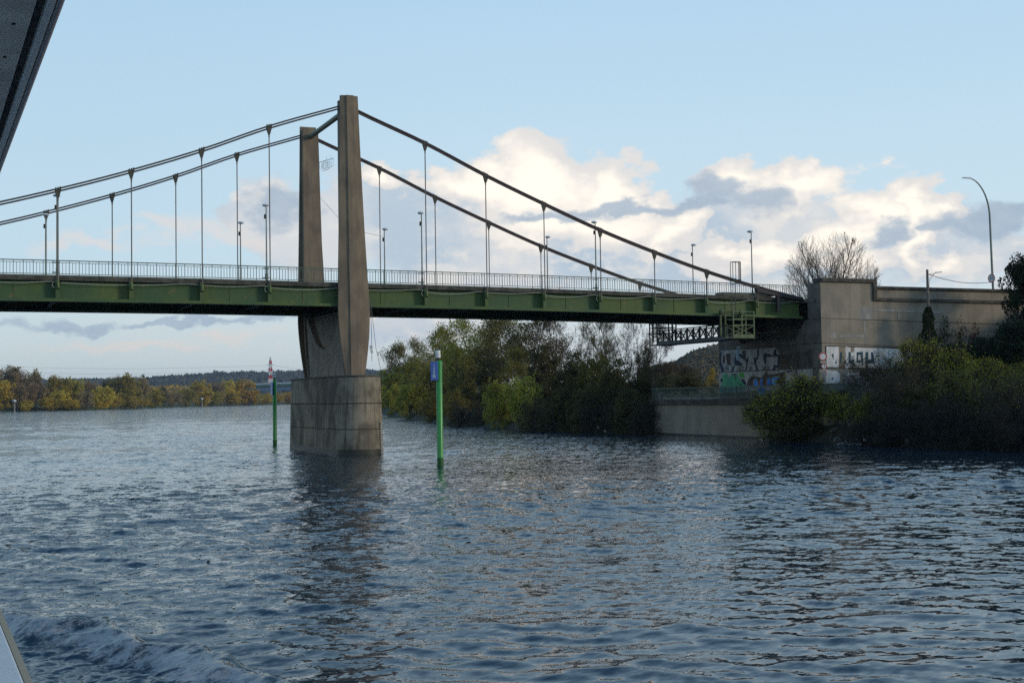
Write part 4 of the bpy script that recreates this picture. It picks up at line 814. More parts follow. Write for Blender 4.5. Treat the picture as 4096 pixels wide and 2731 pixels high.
def grow(seed, h, stems=1, depth=4, kids=4, ratio=.62, spread=.85, rise=.25, r0=.22, trunk=.35, lean=.15, wig=.16, first=.55):
    g = random.Random(seed); S = []; T = []
    def br(p, d, L, r, lev):
        n = 4 if lev < 2 else 3; q = p; pts = []
        for i in range(n):
            d = (d+Vector((g.gauss(0, wig), g.gauss(0, wig), g.gauss(0, wig)+rise*(.35 if lev else .1)))).normalized(); e = q+d*(L/n); ra = r*(1-.55*i/n); rb = r*(1-.55*(i+1)/n); S.append((*q, *e, ra, rb)); pts.append((q, e, d, (i+1)/n, rb)); q = e
        if lev >= depth: T.extend([(*e, lev) for (_, e, _, _, _) in pts]); return
        k = kids+(2 if lev == 0 else 0)
        for j in range(k):
            f = (trunk if lev == 0 else .3)+(1-(trunk if lev == 0 else .3))*(j+g.random()*.8)/k; i = min(n-1, int(f*n)); a, b, dd, _, rb = pts[i]; s = a.lerp(b, min(1, f*n-i))
            t = g.random()*2*PI; ax = dd.orthogonal().normalized(); ax = Matrix.Rotation(t, 3, dd) @ ax; nd = (dd*(1-spread*.55)+ax*spread*g.uniform(.7, 1.15)).normalized()
            br(s, nd, L*(first if lev == 0 else ratio)*g.uniform(.75, 1.15)*(1.1-.35*f if lev == 0 else 1), max(rb*.62, .012), lev+1)
        br(q, d, L*ratio*.6, r*.42, lev+1)
    for s in range(stems):
        t = 2.4*s+g.random()*.6; l = lean*1.5*math.sqrt((s+.3)/stems) if stems > 1 else .04
        br(Vector((.25*math.cos(t)*(stems > 1), .25*math.sin(t)*(stems > 1), -.3)), Vector((l*math.cos(t), l*math.sin(t), 1)).normalized(), h*.62*g.uniform(.85, 1.1), r0*(1 if stems == 1 else .7), 0)
    return S, T
def norm_h(S, T, h):
    zm = max(s[5] for s in S); k = h/zm; S = [tuple(v*k for v in s[:6])+s[6:] for s in S]; T = [tuple(v*k for v in t[:3]) for t in T]; return S, np.array(T)
def lumps(seed, rx, h, z0, n, nl, power=.75, hollow=.55):
    """leaf positions gathered on many unequal clumps filling a crown of radius rx from z0 to h"""
    g = np.random.default_rng(seed); C = []; 
    while len(C) < n:
        u = g.normal(size=3); u /= np.linalg.norm(u); rr = g.random()**.4; zc = (z0+h)/2; c = np.array([u[0]*rx*rr*.82, u[1]*rx*rr*.82, zc+u[2]*(h-z0)/2*rr*.86])
        rad = math.hypot(c[0], c[1])/rx; t = (c[2]-z0)/(h-z0)
        if rad < power+.45*math.sin(PI*min(1, t*1.05+.02)): C.append((c, g.uniform(.16, .34)*rx))
    P = []
    for c, r in C:
        m = int(nl/n*g.uniform(.6, 1.4)); d = g.normal(size=(m, 3)); d /= np.linalg.norm(d, axis=1, keepdims=True); P.append(c+d*r*(hollow+(1-hollow)*g.random((m, 1))**.5)*np.array([1, 1, .8])+g.normal(0, .05*r, (m, 3)))
    P = np.concatenate(P); return P[P[:, 2] > .05]
PROTO = {}
def proto(key, seed, kind, h, rx, nleaf, size, **kw):
    g = np.random.default_rng(seed)
    if kind == 'grown':
        S, T = grow(seed, h, **kw.get('g', {})); S, T = norm_h(S, T, h)
        n = max(1, nleaf); i = g.integers(0, len(T), n); P = T[i]+g.normal(0, kw.get('jit', .25), (n, 3)); P = P[P[:, 2] > kw.get('z0', 1.0)]
    elif kind == 'lumpy':
        P = lumps(seed, rx, h, kw.get('z0', 0), kw.get('n', 40), nleaf, kw.get('power', .75)); S, T = grow(seed, h*.9, **kw.get('g', dict(stems=3, depth=3, kids=4, r0=.16, lean=.35))); S, T = norm_h(S, T, h*.95)
        if len(T): i = g.integers(0, len(T), nleaf//4); P = np.concatenate([P, T[i]+g.normal(0, .25*size/.3, (nleaf//4, 3))])
    PROTO[key] = (segs_mesh(key+'_wood', S), leaves_mesh(key+'_leaf', P, size, g, kw.get('up', 0), kw.get('aspect', .6)), h, rx)
proto('tw1', 11, 'grown', 15, 5, 9000, .30, g=dict(depth=4, kids=5, r0=.24, trunk=.2), jit=.36)
proto('tw2', 12, 'grown', 15, 5, 9000, .30, g=dict(depth=4, kids=4, r0=.24, stems=3, lean=.2, trunk=.2), jit=.36)
proto('bare1', 21, 'grown', 15, 4.5, 1500, .22, g=dict(depth=5, kids=4, r0=.22, spread=.62, rise=.4, ratio=.6), jit=.15)
proto('bare2', 22, 'grown', 15, 4.5, 1200, .22, g=dict(depth=5, kids=3, r0=.22, spread=.6, rise=.45, stems=3, lean=.16, ratio=.64), jit=.15)
def fan_tree(seed, h, rx, zc):
    """round crown of straight limbs fanning out of one fork at height zc"""
    g = random.Random(seed); S = [(0, 0, -.3, 0, 0, zc, .26, .22)]; T = []; C = Vector((0, 0, zc+(h-zc)*.40)); rz = h-C.z
    def room(p, d):                                     # distance from p along d to the crown's surface
        a = Vector((d.x/rx, d.y/rx, d.z/rz)); b = Vector(((p.x-C.x)/rx, (p.y-C.y)/rx, (p.z-C.z)/rz)); A = a.dot(a); B = a.dot(b); D = B*B-A*(b.dot(b)-1)
        return max(.15, (-B+math.sqrt(D))/A) if D > 0 else .3
    def br(p, d, L, r, lev):
        n = 5 if lev == 0 else 3; q = p; pts = []
        for i in range(n):
            d = (d+Vector((g.gauss(0, .07), g.gauss(0, .07), g.gauss(0, .06)+.05))).normalized(); e = q+d*L/n; S.append((*q, *e, r*(1-.6*i/n), r*(1-.6*(i+1)/n))); pts.append((q, e, d)); q = e
        if lev == 3: T.extend((*e, 0) for _, e, _ in pts); return
        k = (8, 6, 4)[lev]
        for j in range(k):
            f = .22+.78*(j+g.random())/k; a, b, dd = pts[min(n-1, int(f*n))]; s = a.lerp(b, (f*n) % 1); ax = dd.orthogonal().normalized(); ax = Matrix.Rotation(g.random()*6.28, 3, dd) @ ax; t = R(g.uniform(22, 46)); nd = (dd*math.cos(t)+ax*math.sin(t)+Vector((0, 0, .10))).normalized()
            br(s, nd, min(room(s, nd)*g.uniform(.6, 1.15), L*g.uniform(.45, .72)), max(r*.42, .011), lev+1)
    for k in range(23):
        ct = 1-.93*(k+.5)/23; st = math.sqrt(1-ct*ct); ph = k*2.39996+g.random()*.3; d = Vector((st*math.cos(ph), st*math.sin(ph), ct)); p = Vector((0, 0, zc-.4*g.random())); br(p, d, room(p, d)*g.uniform(.66, 1.06), .06+.05*ct, 0)
    return S, np.array([t[:3] for t in T])
_S, _T = fan_tree(5, 18.5, 6.0, 7.6); _g = np.random.default_rng(4); _i = _g.integers(0, len(_T), 900)
PROTO['crown'] = (segs_mesh('crown_wood', _S), leaves_mesh('crown_leaf', _T[_i]+_g.normal(0, .05, (900, 3)), .15, _g), 18.5, 6.0)
proto('pop', 31, 'grown', 15, 2.2, 3000, .3, g=dict(depth=4, kids=6, r0=.2, spread=.42, rise=.6, stems=3, lean=.10, ratio=.55, first=.5, trunk=.12), jit=.15)
proto('rnd1', 41, 'lumpy', 14, 5, 13000, .38, z0=-.5, n=70, power=.95); proto('rnd2', 42, 'lumpy', 14, 5, 13000, .38, z0=-.5, n=60, power=.95)
proto('shr1', 51, 'lumpy', 6, 3.4, 6500, .27, z0=-.6, n=44, power=.9); proto('shr2', 52, 'lumpy', 6, 3.4, 6500, .27, z0=-.6, n=36, power=.95); proto('shr3', 53, 'lumpy', 6, 3.2, 6000, .27, z0=-.5, n=60, power=.85)
proto('twg1', 61, 'grown', 6, 3.5, 2600, .20, g=dict(depth=4, kids=5, r0=.09, stems=7, lean=.75, spread=.8, rise=.12, ratio=.66, trunk=.15), jit=.2, z0=-.5); proto('twg2', 62, 'grown', 6, 3.5, 2200, .20, g=dict(depth=4, kids=5, r0=.09, stems=6, lean=.9, spread=.85, rise=.05, ratio=.68, trunk=.15), jit=.2, z0=-.5)
proto('yel1', 71, 'grown', 6, 3.5, 6000, .17, g=dict(depth=4, kids=5, r0=.06, stems=9, lean=.7, spread=.6, rise=.28, ratio=.6, trunk=.15), jit=.26, z0=-.5, up=.4); proto('yel2', 72, 'grown', 6, 3.5, 6200, .18, g=dict(depth=4, kids=5, r0=.06, stems=8, lean=.6, spread=.65, rise=.25, ratio=.62, trunk=.15), jit=.28, z0=-.5, up=.4)
proto('ever', 81, 'lumpy', 9, 4.2, 11000, .30, z0=.5, n=60, power=.85)
for k in (1, 2, 3): proto('far%d' % k, 90+k, 'lumpy', 22, 11, 3400, 1.25, z0=-1, n=34+6*k, power=.9, g=dict(stems=2, depth=3, kids=4, r0=.35, lean=.2))
proto('farb', 95, 'grown', 24, 10, 5200, .95, g=dict(depth=4, kids=5, r0=.4, stems=3, lean=.18, spread=.6, rise=.4), jit=.7); proto('farp', 96, 'grown', 26, 5, 4200, .9, g=dict(depth=4, kids=5, r0=.4, stems=4, lean=.12, spread=.42, rise=.6, first=.45, trunk=.1), jit=.6)
def plant(key, loc, h, w, wood, leafm, label, cat, group=None, rot=None, name=None, stretch=1.0):
    wm, lm, ph, pr = PROTO[key]; t = empty(name or ('tree' if cat == 'tree' else 'shrub'), loc, label, cat, group)
    sx = (w/2)/pr; sz = h/ph; t.scale = (sx*stretch, sx, sz); t.rotation_euler = (0, 0, rnd.random()*6.28 if rot is None else rot)
    for nm, me, mt in (('trunk', wm, wood), ('crown', lm, leafm)):
        o = bpy.data.objects.new(nm if cat == 'tree' else ('stems' if nm == 'trunk' else 'foliage'), me); COL.objects.link(o); o.parent = t
        if not me.materials: me.materials.append(None)
        o.material_slots[0].link = 'OBJECT'; o.material_slots[0].material = mt
    return t
def hz(px): return 1365.5-FOC*(-(FW.z+RT.z*(px-2048)/FOC)/UP.z)
def depth_of(p): return (Vector(p)-Vector((0, 0, HC))).dot(FW)
def flat(px): d = ray(px, hz(px)); return d/d.y
def bank_pt(px, off):
    d = flat(px)
    for y in np.arange(60, 700, .5):
        if d.x*y-float(shore(y)) >= 0 and False: pass
        pass
    ys = np.arange(60, 700, .5); v = d.x*ys-shore(ys)-off; i = np.where(v[:-1]*v[1:] <= 0)[0]; y = ys[i[0]] if len(i) else ys[np.argmin(abs(v))]
    return Vector((d.x*y, y, float(bank_h(d.x*y, y))))
def plant_px(key, p, px, top, wpx, wood, leafm, label, cat, group, dz=0, **k):
    p = Vector(p); dep = depth_of(p); zt = HC+(hz(px)-top)/FOC*dep; p.z += dz
    return plant(key, p, max(.8, zt-p.z), wpx/FOC*dep, MT[wood], MT[leafm], label, cat, group, **k)
G1 = 'trees on the wooded right bank behind the bridge'; G2 = 'shrubs along the foot of the right bank'
BACK = [
 (1548, 16, 1470, 120, 'rnd1', 'bark', 'lf_spring', 'low yellow-green tree just right of the pier on the right bank'),
 (1612, 10, 1352, 170, 'tw1', 'bark', 'lf_olive', 'round-headed thin-leaved tree leftmost among the taller right bank trees'),
 (1700, 15, 1338, 140, 'tw2', 'bark', 'lf_olive', 'airy tree behind the nearer green pile'),
 (1792, 11, 1278, 200, 'tw1', 'bark', 'lf_spring', 'tall feathery tree whose top stands against open sky left of the deck shadow'),
 (1900, 9, 1240, 230, 'tw2', 'bark', 'lf_spring', 'tall fresh green tree touching the underside of the bridge deck'),
 (2010, 11, 1225, 230, 'tw1', 'bark', 'lf_olive', 'big olive tree in the middle of the right bank wood'),
 (2120, 9, 1220, 230, 'tw2', 'bark_b', 'lf_brown', 'brownish budding tree in the middle of the right bank wood'),
 (2235, 12, 1215, 230, 'bare1', 'bark_b', 'lf_brown', 'bare brown tree with fanned branches under the deck'),
 (2345, 9, 1220, 200, 'bare2', 'bark_b', 'lf_brown', 'many-stemmed bare tree letting the sky through under the deck'),
 (2440, 10, 1210, 200, 'bare1', 'bark', 'lf_olive', 'bare upright tree left of the gantry lattice'),
 (2530, 7, 1205, 190, 'bare2', 'bark', 'lf_olive', 'dark bare tree directly left of the gantry'),
 (2612, 3, 1225, 150, 'bare1', 'bark', 'lf_dark', 'dark leaning bare tree at the end of the quay wall'),
]
for px, off, top, w, key, wd, lf, lab in BACK: plant_px(key, bank_pt(px, off), px, top, w, wd, lf, lab, 'tree', G1)
MID = [(1585, 7, 1450, 120, 'rnd2', 'lf_spring', 'rounded yellow-green tree below the leftmost tall bank tree'), (1665, 8, 1420, 130, 'rnd1', 'lf_olive', 'rounded olive tree left of the nearer green pile'), (1760, 7, 1400, 140, 'rnd2', 'lf_olive', 'dense olive tree right behind the nearer green pile'), (1850, 6, 1380, 150, 'rnd1', 'lf_olive', 'dense olive tree one crown right of the nearer green pile'), (1960, 7, 1360, 170, 'rnd2', 'lf_dark', 'dark rounded tree under the tall olive tree'), (2070, 6, 1370, 170, 'tw1', 'lf_olive', 'half-bare olive tree in the second row of the bank wood'), (2180, 7, 1370, 160, 'rnd1', 'lf_dark', 'dark rounded tree left below the fanned bare tree'), (2290, 6, 1380, 150, 'rnd2', 'lf_dark', 'dark rounded tree right below the fanned bare tree'), (2390, 6, 1400, 150, 'rnd1', 'lf_olive', 'olive rounded tree below the many-stemmed bare tree'), (2480, 5, 1410, 140, 'rnd2', 'lf_dark', 'dark rounded tree left of the quay end'), (2565, 4, 1400, 120, 'tw2', 'lf_dark', 'dark half-bare tree beside the quay end')]
for px, off, top, w, key, lf, lab in MID: plant_px(key, bank_pt(px, off), px, top, w, 'bark', lf, lab, 'tree', G1)
FRONT = [(1525, 3, 1565, 70, 'shr1', 'lf_spring', 'small yellow-green shrub nearest the pier at the water edge'), (1580, 3, 1530, 95, 'shr2', 'lf_spring', 'yellow willow shrub second from the pier'), (1650, 2.5, 1520, 110, 'shr3', 'lf_spring', 'yellow-green willow shrub third from the pier'), (1735, 2, 1560, 95, 'shr1', 'lf_olive', 'olive shrub behind the foot of the nearer pile'), (1815, 2, 1550, 110, 'shr2', 'lf_olive', 'olive shrub right of the nearer pile'), (1905, 1.5, 1590, 110, 'twg1', 'lf_brown', 'brown twiggy shrub leaning over the water'), (1990, 1, 1510, 100, 'shr3', 'lf_spring', 'bright fresh green willow shrub, smaller of the pair at the water'), (2100, 1, 1478, 135, 'shr1', 'lf_spring', 'bright fresh green willow shrub, larger of the pair at the water'), (2185, 1, 1560, 110, 'twg2', 'lf_brown', 'drooping brown twigs right of the bright willow pair'), (2260, 1.5, 1540, 130, 'shr2', 'lf_dark', 'dark shrub with pale litter below it'), (2350, 1.5, 1530, 130, 'shr3', 'lf_dark', 'dark dense shrub mid way to the quay'), (2430, 1.5, 1560, 120, 'twg1', 'lf_dark', 'dark twiggy shrub mid way to the quay'), (2510, 1.2, 1530, 120, 'shr1', 'lf_dark', 'dark shrub two bushes left of the quay corner'), (2580, .8, 1560, 90, 'twg2', 'lf_dark', 'dark twig thicket at the quay corner')]
for px, off, top, w, key, lf, lab in FRONT: plant_px(key, bank_pt(px, off-1.2), px, top, w*1.35, 'bark', lf, lab, 'shrub', G2, dz=-.5)
UNDER = [(1620, 5, 1530, 'lf_spring', 'yellow-green thicket behind the willow shrubs nearest the pier'), (1700, 5, 1530, 'lf_olive', 'olive thicket left of the nearer pile, behind the water edge'), (1780, 4.5, 1525, 'lf_olive', 'olive thicket right of the nearer pile, behind the water edge'), (1868, 4.5, 1520, 'lf_olive', 'olive thicket behind the brown twiggy shrub'), (1950, 4, 1530, 'lf_dark', 'dark thicket between the brown twigs and the bright willows'), (2050, 4, 1520, 'lf_olive', 'olive thicket behind the bright willow pair'), (2150, 4, 1520, 'lf_dark', 'dark thicket behind the drooping brown twigs'), (2225, 4, 1510, 'lf_dark', 'dark thicket behind the shrub with litter below'), (2310, 4, 1505, 'lf_dark', 'dark thicket filling the gap mid way to the quay'), (2395, 4, 1500, 'lf_dark', 'dark thicket right of the gap mid way to the quay'), (2475, 3.5, 1500, 'lf_dark', 'dark thicket second from the quay corner'), (2550, 3, 1500, 'lf_dark', 'dark thicket right behind the quay corner')]
for i, (px, off, top, lf, lab) in enumerate(UNDER): plant_px(('shr1', 'shr2', 'shr3')[i % 3], bank_pt(px, off), px, top, 150, 'bark', lf, lab, 'shrub', G2, dz=-.8)
# beyond the quay
def at_dist(px, y): d = flat(px); return Vector((d.x*y, y, float(bank_h(d.x*y, y))))
for px, y, top, w, key, wd, lf, lab in [(2655, 250, 1436, 70, 'pop', 'bark_b', 'lf_brown', 'slim bare poplar left in the gap under the gantry'), (2705, 270, 1432, 75, 'pop', 'bark_b', 'lf_brown', 'slim bare poplar with a dark nest of mistletoe under the gantry'), (2752, 255, 1446, 70, 'pop', 'bark_b', 'lf_brown', 'slim brown poplar in the middle of the gap under the gantry'), (2795, 280, 1470, 70, 'bare1', 'bark_b', 'lf_brown', 'reddish bare tree right in the gap under the gantry'), (2680, 190, 1490, 120, 'rnd1', 'bark', 'lf_dark', 'dark round bush behind the quay railing on the left'), (2760, 180, 1480, 130, 'rnd2', 'bark', 'lf_dark', 'dark round bush behind the quay railing near the graffiti'), (2848, 210, 1464, 46, 'tw1', 'bark_b', 'lf_goldgreen', 'golden tree beside the graffiti wall edge')]:
    plant_px(key, at_dist(px, y), px, top, w, wd, lf, lab, 'tree', 'trees beyond the quay')
plant_px('crown', (92.4, 124.5, 4.3), 3322, 918, 395, 'bark', 'lf_brown', 'bare round-crowned tree rising behind the abutment pillar', 'tree', None)
plant_px('bare2', (80.5, 121, 6.0), 3150, 1130, 150, 'bark', 'lf_brown', 'small bare tree seen through the railing left of the pillar', 'tree', None)
# near right bank
NB = [
 (3100, 66.9, 98.5, 1560, 290, 'yel1', 'bark', 'lf_yellow', 'yellow-green flowering bush overhanging the quay wall, left clump'),
 (3215, 66.8, 95.0, 1478, 330, 'yel2', 'bark', 'lf_yellow', 'tallest yellow-green flowering bush in front of the graffiti'),
 (3330, 67.2, 92.5, 1560, 230, 'yel1', 'bark', 'lf_yellow', 'yellow-green bush under the road sign pole'),
 (3375, 67.4, 91.0, 1535, 190, 'yel1', 'bark', 'lf_yellow', 'yellow-green bush between the road sign and the railing end'),
 (3420, 67.2, 89.5, 1600, 190, 'yel2', 'bark', 'lf_yellow', 'low yellow-green bush under the railing end'),
 (3180, 66.2, 94.5, 1660, 260, 'shr3', 'bark', 'lf_dark', 'dark low growth under the yellow bushes at the waterline'),
 (3560, 70.5, 88.0, 1395, 260, 'twg1', 'bark', 'lf_dark', 'dark bare shrub with twigs over the painted panel'),
 (3690, 73.0, 87.0, 1335, 240, 'yel2', 'bark', 'lf_yellow', 'tall yellow-green shrub below the utility pole'),
 (3800, 74.0, 85.0, 1352, 250, 'yel1', 'bark', 'lf_yellow', 'yellow-green shrub right of the utility pole'),
 (3920, 74.5, 82.0, 1418, 240, 'yel2', 'bark', 'lf_yellow', 'yellow-green shrub right of the red creeper'),
 (4040, 75.0, 79.0, 1430, 230, 'yel1', 'bark', 'lf_yellow', 'yellow-green shrub at the right picture edge'),
 (4130, 76.0, 76.0, 1450, 200, 'yel2', 'bark', 'lf_spring', 'green shrub cut by the right picture edge'),
 (3480, 67.6, 86.0, 1560, 230, 'shr2', 'bark', 'lf_mid', 'dark rounded shrub below the sloping rail'),
 (3590, 68.3, 83.0, 1440, 210, 'twg1', 'bark', 'lf_dark', 'dark shrub in front of the white painted panel'),
 (3705, 68.8, 80.0, 1535, 220, 'shr3', 'bark', 'lf_dark', 'dark dense shrub under the ivy-clad pole'),
 (3830, 69.2, 77.0, 1450, 230, 'yel1', 'bark', 'lf_mid', 'dark dense shrub below the red creeper'),
 (3950, 69.4, 74.0, 1570, 250, 'shr1', 'bark', 'lf_dark', 'dark dense shrub near the right picture edge'),
 (4075, 69.8, 71.5, 1470, 240, 'twg2', 'bark', 'lf_mid', 'dark dense shrub filling the lower right bank'),
 (3520, 66.5, 83.0, 1640, 230, 'twg2', 'bark_g', 'lf_dead', 'grey bare branches hanging to the water beside the outfall'),
 (3640, 66.6, 79.5, 1590, 250, 'twg1', 'bark_g', 'lf_dead', 'grey bare branches with a white rag at the waterline'),
 (3770, 66.8, 76.0, 1620, 250, 'twg2', 'bark_g', 'lf_dead', 'grey branches spreading over the dark water'),
 (3890, 66.9, 73.0, 1560, 270, 'twg1', 'bark_g', 'lf_dead', 'grey drooping branches third from the right edge'),
 (4020, 67.0, 70.5, 1600, 250, 'twg2', 'bark_g', 'lf_dead', 'grey drooping branches second from the right edge'),
 (4120, 67.0, 68.0, 1640, 220, 'twg1', 'bark_g', 'lf_dead', 'grey drooping branches cut by the right edge'),
 (3770, 79.0, 90.5, 1440, 260, 'shr2', 'bark', 'lf_mid', 'dark shrub filling the slope below the creeper'),
 (3960, 83.0, 88.5, 1330, 210, 'shr1', 'bark', 'lf_evergreen', 'dark ivy-covered shrub on the slope under the evergreen'),
 (4100, 86.0, 86.0, 1260, 260, 'shr3', 'bark', 'lf_evergreen', 'black-green shrub on the embankment at the right edge'),
]
for px, x, y, top, w, key, wd, lf, lab in NB:
    d = flat(px); yy = y; xx = d.x*yy; plant_px(key, (xx, yy, float(bank_h(xx, yy))), px, top, w, wd, lf, lab, 'shrub', 'bushes on the near right bank', dz=-.2)
plant_px('ever', (88.2, 90.5, 8.2), 4090, 985, 230, 'bark', 'lf_evergreen', 'dark evergreen tree at the right edge covering the wall end', 'tree', None)
# ivy on the utility pole and creeper on the wall
def scatter_plant(name, label, cat, P, S, size, lf, wd, loc):
    t = empty(name, loc, label, cat); g = np.random.default_rng(len(P)); o = Vector(loc); P = np.asarray(P)-np.array(o)
    link('foliage', leaves_mesh('foliage', P, size, g), MT[lf], t, loc); link('stems', segs_mesh('stems', [(s[0]-o.x, s[1]-o.y, s[2]-o.z, s[3]-o.x, s[4]-o.y, s[5]-o.z, s[6], s[7]) for s in S]), MT[wd], t, loc); return t
g = np.random.default_rng(5); n = 4200; z = 3.8+7.6*g.random(n)**1.25; rad = np.interp(z, [3.8, 6, 8.5, 10.3, 11.4], [1.25, 1.1, .95, .5, .26])*(1+.25*np.sin(z*3.1)); th = g.random(n)*2*PI; rr = rad*(.35+.65*g.random(n)**.5)
scatter_plant('ivy', 'dark ivy wrapped thickly round the utility pole', 'ivy', np.stack([79.6+rr*np.cos(th), 93.4+rr*np.sin(th)*.8, z], 1), [(79.7, 93.4, 3.5, 79.75, 93.4, 8, .06, .03), (79.9, 93.4, 3.5, 79.85, 93.4, 9, .05, .03)], .22, 'ivy', 'bark', (79.6, 93.4, 4))
P = []; S = []
for k in range(16):
    x = 82.6+k*.33; zt = 8.2+2.6*math.sin(k*.62+.9)**2-(.05*k); S.append((x, 95.3, 6.4, x+.2, 95.45, zt, .03, .012)); m = 130; t = g.random(m); P.append(np.stack([x+.2*t+g.normal(0, .20, m), 95.25+g.normal(0, .12, m), 6.4+(zt-6.4)*t+g.normal(0, .15, m)], 1))
P = np.concatenate(P); rm = P[:, 0] > 85.2
scatter_plant('climbing_plant', 'green-leaved creeper climbing the wing wall', 'climbing plant', P[~rm], S[:8], .20, 'ivy', 'bark', (83.5, 95.3, 6.4))
scatter_plant('climbing_plant', 'red-leaved creeper climbing the wing wall', 'climbing plant', P[rm], S[8:], .20, 'lf_red', 'bark', (86.5, 95.3, 6.4))
# rocks, litter and the outfall
def rock_mesh(seed):
    bm = bmesh.new(); bmesh.ops.create_icosphere(bm, subdivisions=2, radius=.5); g = random.Random(seed)
    for v in bm.verts: v.co *= 1+g.uniform(-.22, .22); v.co.z *= .7
    me = bpy.data.meshes.new('boulder'); bm.to_mesh(me); bm.free(); me.materials.append(MT['rock']); return me
rocks = [rock_mesh(k) for k in range(4)]
for k, (px, py, s) in enumerate([(3372, 1662, .5), (3395, 1672, .35), (3350, 1690, .55), (3380, 1700, .45), (3402, 1690, .4), (3340, 1720, .6), (3365, 1738, .5), (3395, 1730, .5), (3330, 1745, .5), (3420, 1750, .6), (3355, 1764, .7), (3440, 1768, .6)]):
    d = ray(px, py); p = Vector((0, 0, HC))
    for y in np.arange(70, 96, .1):
        p = Vector((0, 0, HC))+d*(y/d.y)
        if p.z < float(bank_h(p.x, p.y)): break
    o = bpy.data.objects.new('boulder', rocks[k % 4]); COL.objects.link(o); o.location = p; o.scale = (s*1.3, s*1.2, s); o.rotation_euler = (rnd.random(), rnd.random(), rnd.random()*6)
    tag(o, 'pale boulder in the stony heap above the outfall', 'boulder', 'boulders on the bank by the outfall')
def scrap(px, py, x, lab, s):
    s *= .6
    p = atX(px, py, x); bm = bmesh.new(); g = random.Random(px); bmesh.ops.create_grid(bm, x_segments=5, y_segments=5, size=.5)
    for v in bm.verts: v.co = Vector((v.co.x*s*(.4+.6*g.random()), v.co.y*s*.6+g.uniform(-.1, .1), g.uniform(-.5, .5)*s*.6)); v.co = Matrix.Rotation(1.2, 3, 'Y') @ v.co
    me = bpy.data.meshes.new('plastic_scrap'); bm.to_mesh(me); bm.free(); o = link('plastic_scrap', me, MT['plate'], None, p); so = o.modifiers.new('s', 'SOLIDIFY'); so.thickness = .012; tag(o, lab, 'plastic litter', 'litter caught along the bank')
scrap(1858, 1667, 68.5, 'thin white litter strip behind the right side of the pile', .8); scrap(2083, 1708, 64.6, 'small white litter under the bright willow pair', .5); scrap(2392, 1710, 64.9, 'white plastic rag hanging low in the dark shrubs, larger of two', .75); scrap(2419, 1724, 64.6, 'white plastic rag by the water, smaller of two', .5); scrap(3047, 1764, 64.6, 'white plastic bag at the foot of the yellow bushes', .8); scrap(3630, 1765, 64.4, 'white rag among grey branches right of the outfall', .7)
q = MB(); q.loft([[(66.2+a*.9-.2*k, 83.6+b*1.5, z+.25*c) for a, b, c in ((0, -1, 0), (1, -.8, .3), (1, .8, .3), (0, 1, 0), (-.6, .7, -.2), (-.6, -.7, -.2))] for k, z in ((0, -.6), (0, .25), (.3, .55))]); tag(q.build('outfall_slab', MT['cap'], loc=(66, 83.5, 0), bevel=.05), 'dark wet stone slab of the outfall at the waterline', 'slab')
fo = MB(); gg = random.Random(9)
for k in range(60):
    a = gg.random(); p = Vector((65.2-1.5*a+gg.gauss(0, .12), 84.4+gg.gauss(0, .75), .55*(1-a)**2+.02+gg.random()*.06)); r = .06+.10*gg.random()
    fo.lathe(p, [(.01, -r*.4), (r, 0), (.01, r*.5)], 6)
tag(fo.build('white_water', MT['white'], smooth=True), None, None, None, 'stuff')['label'] = 'white foaming water spilling from the outfall'
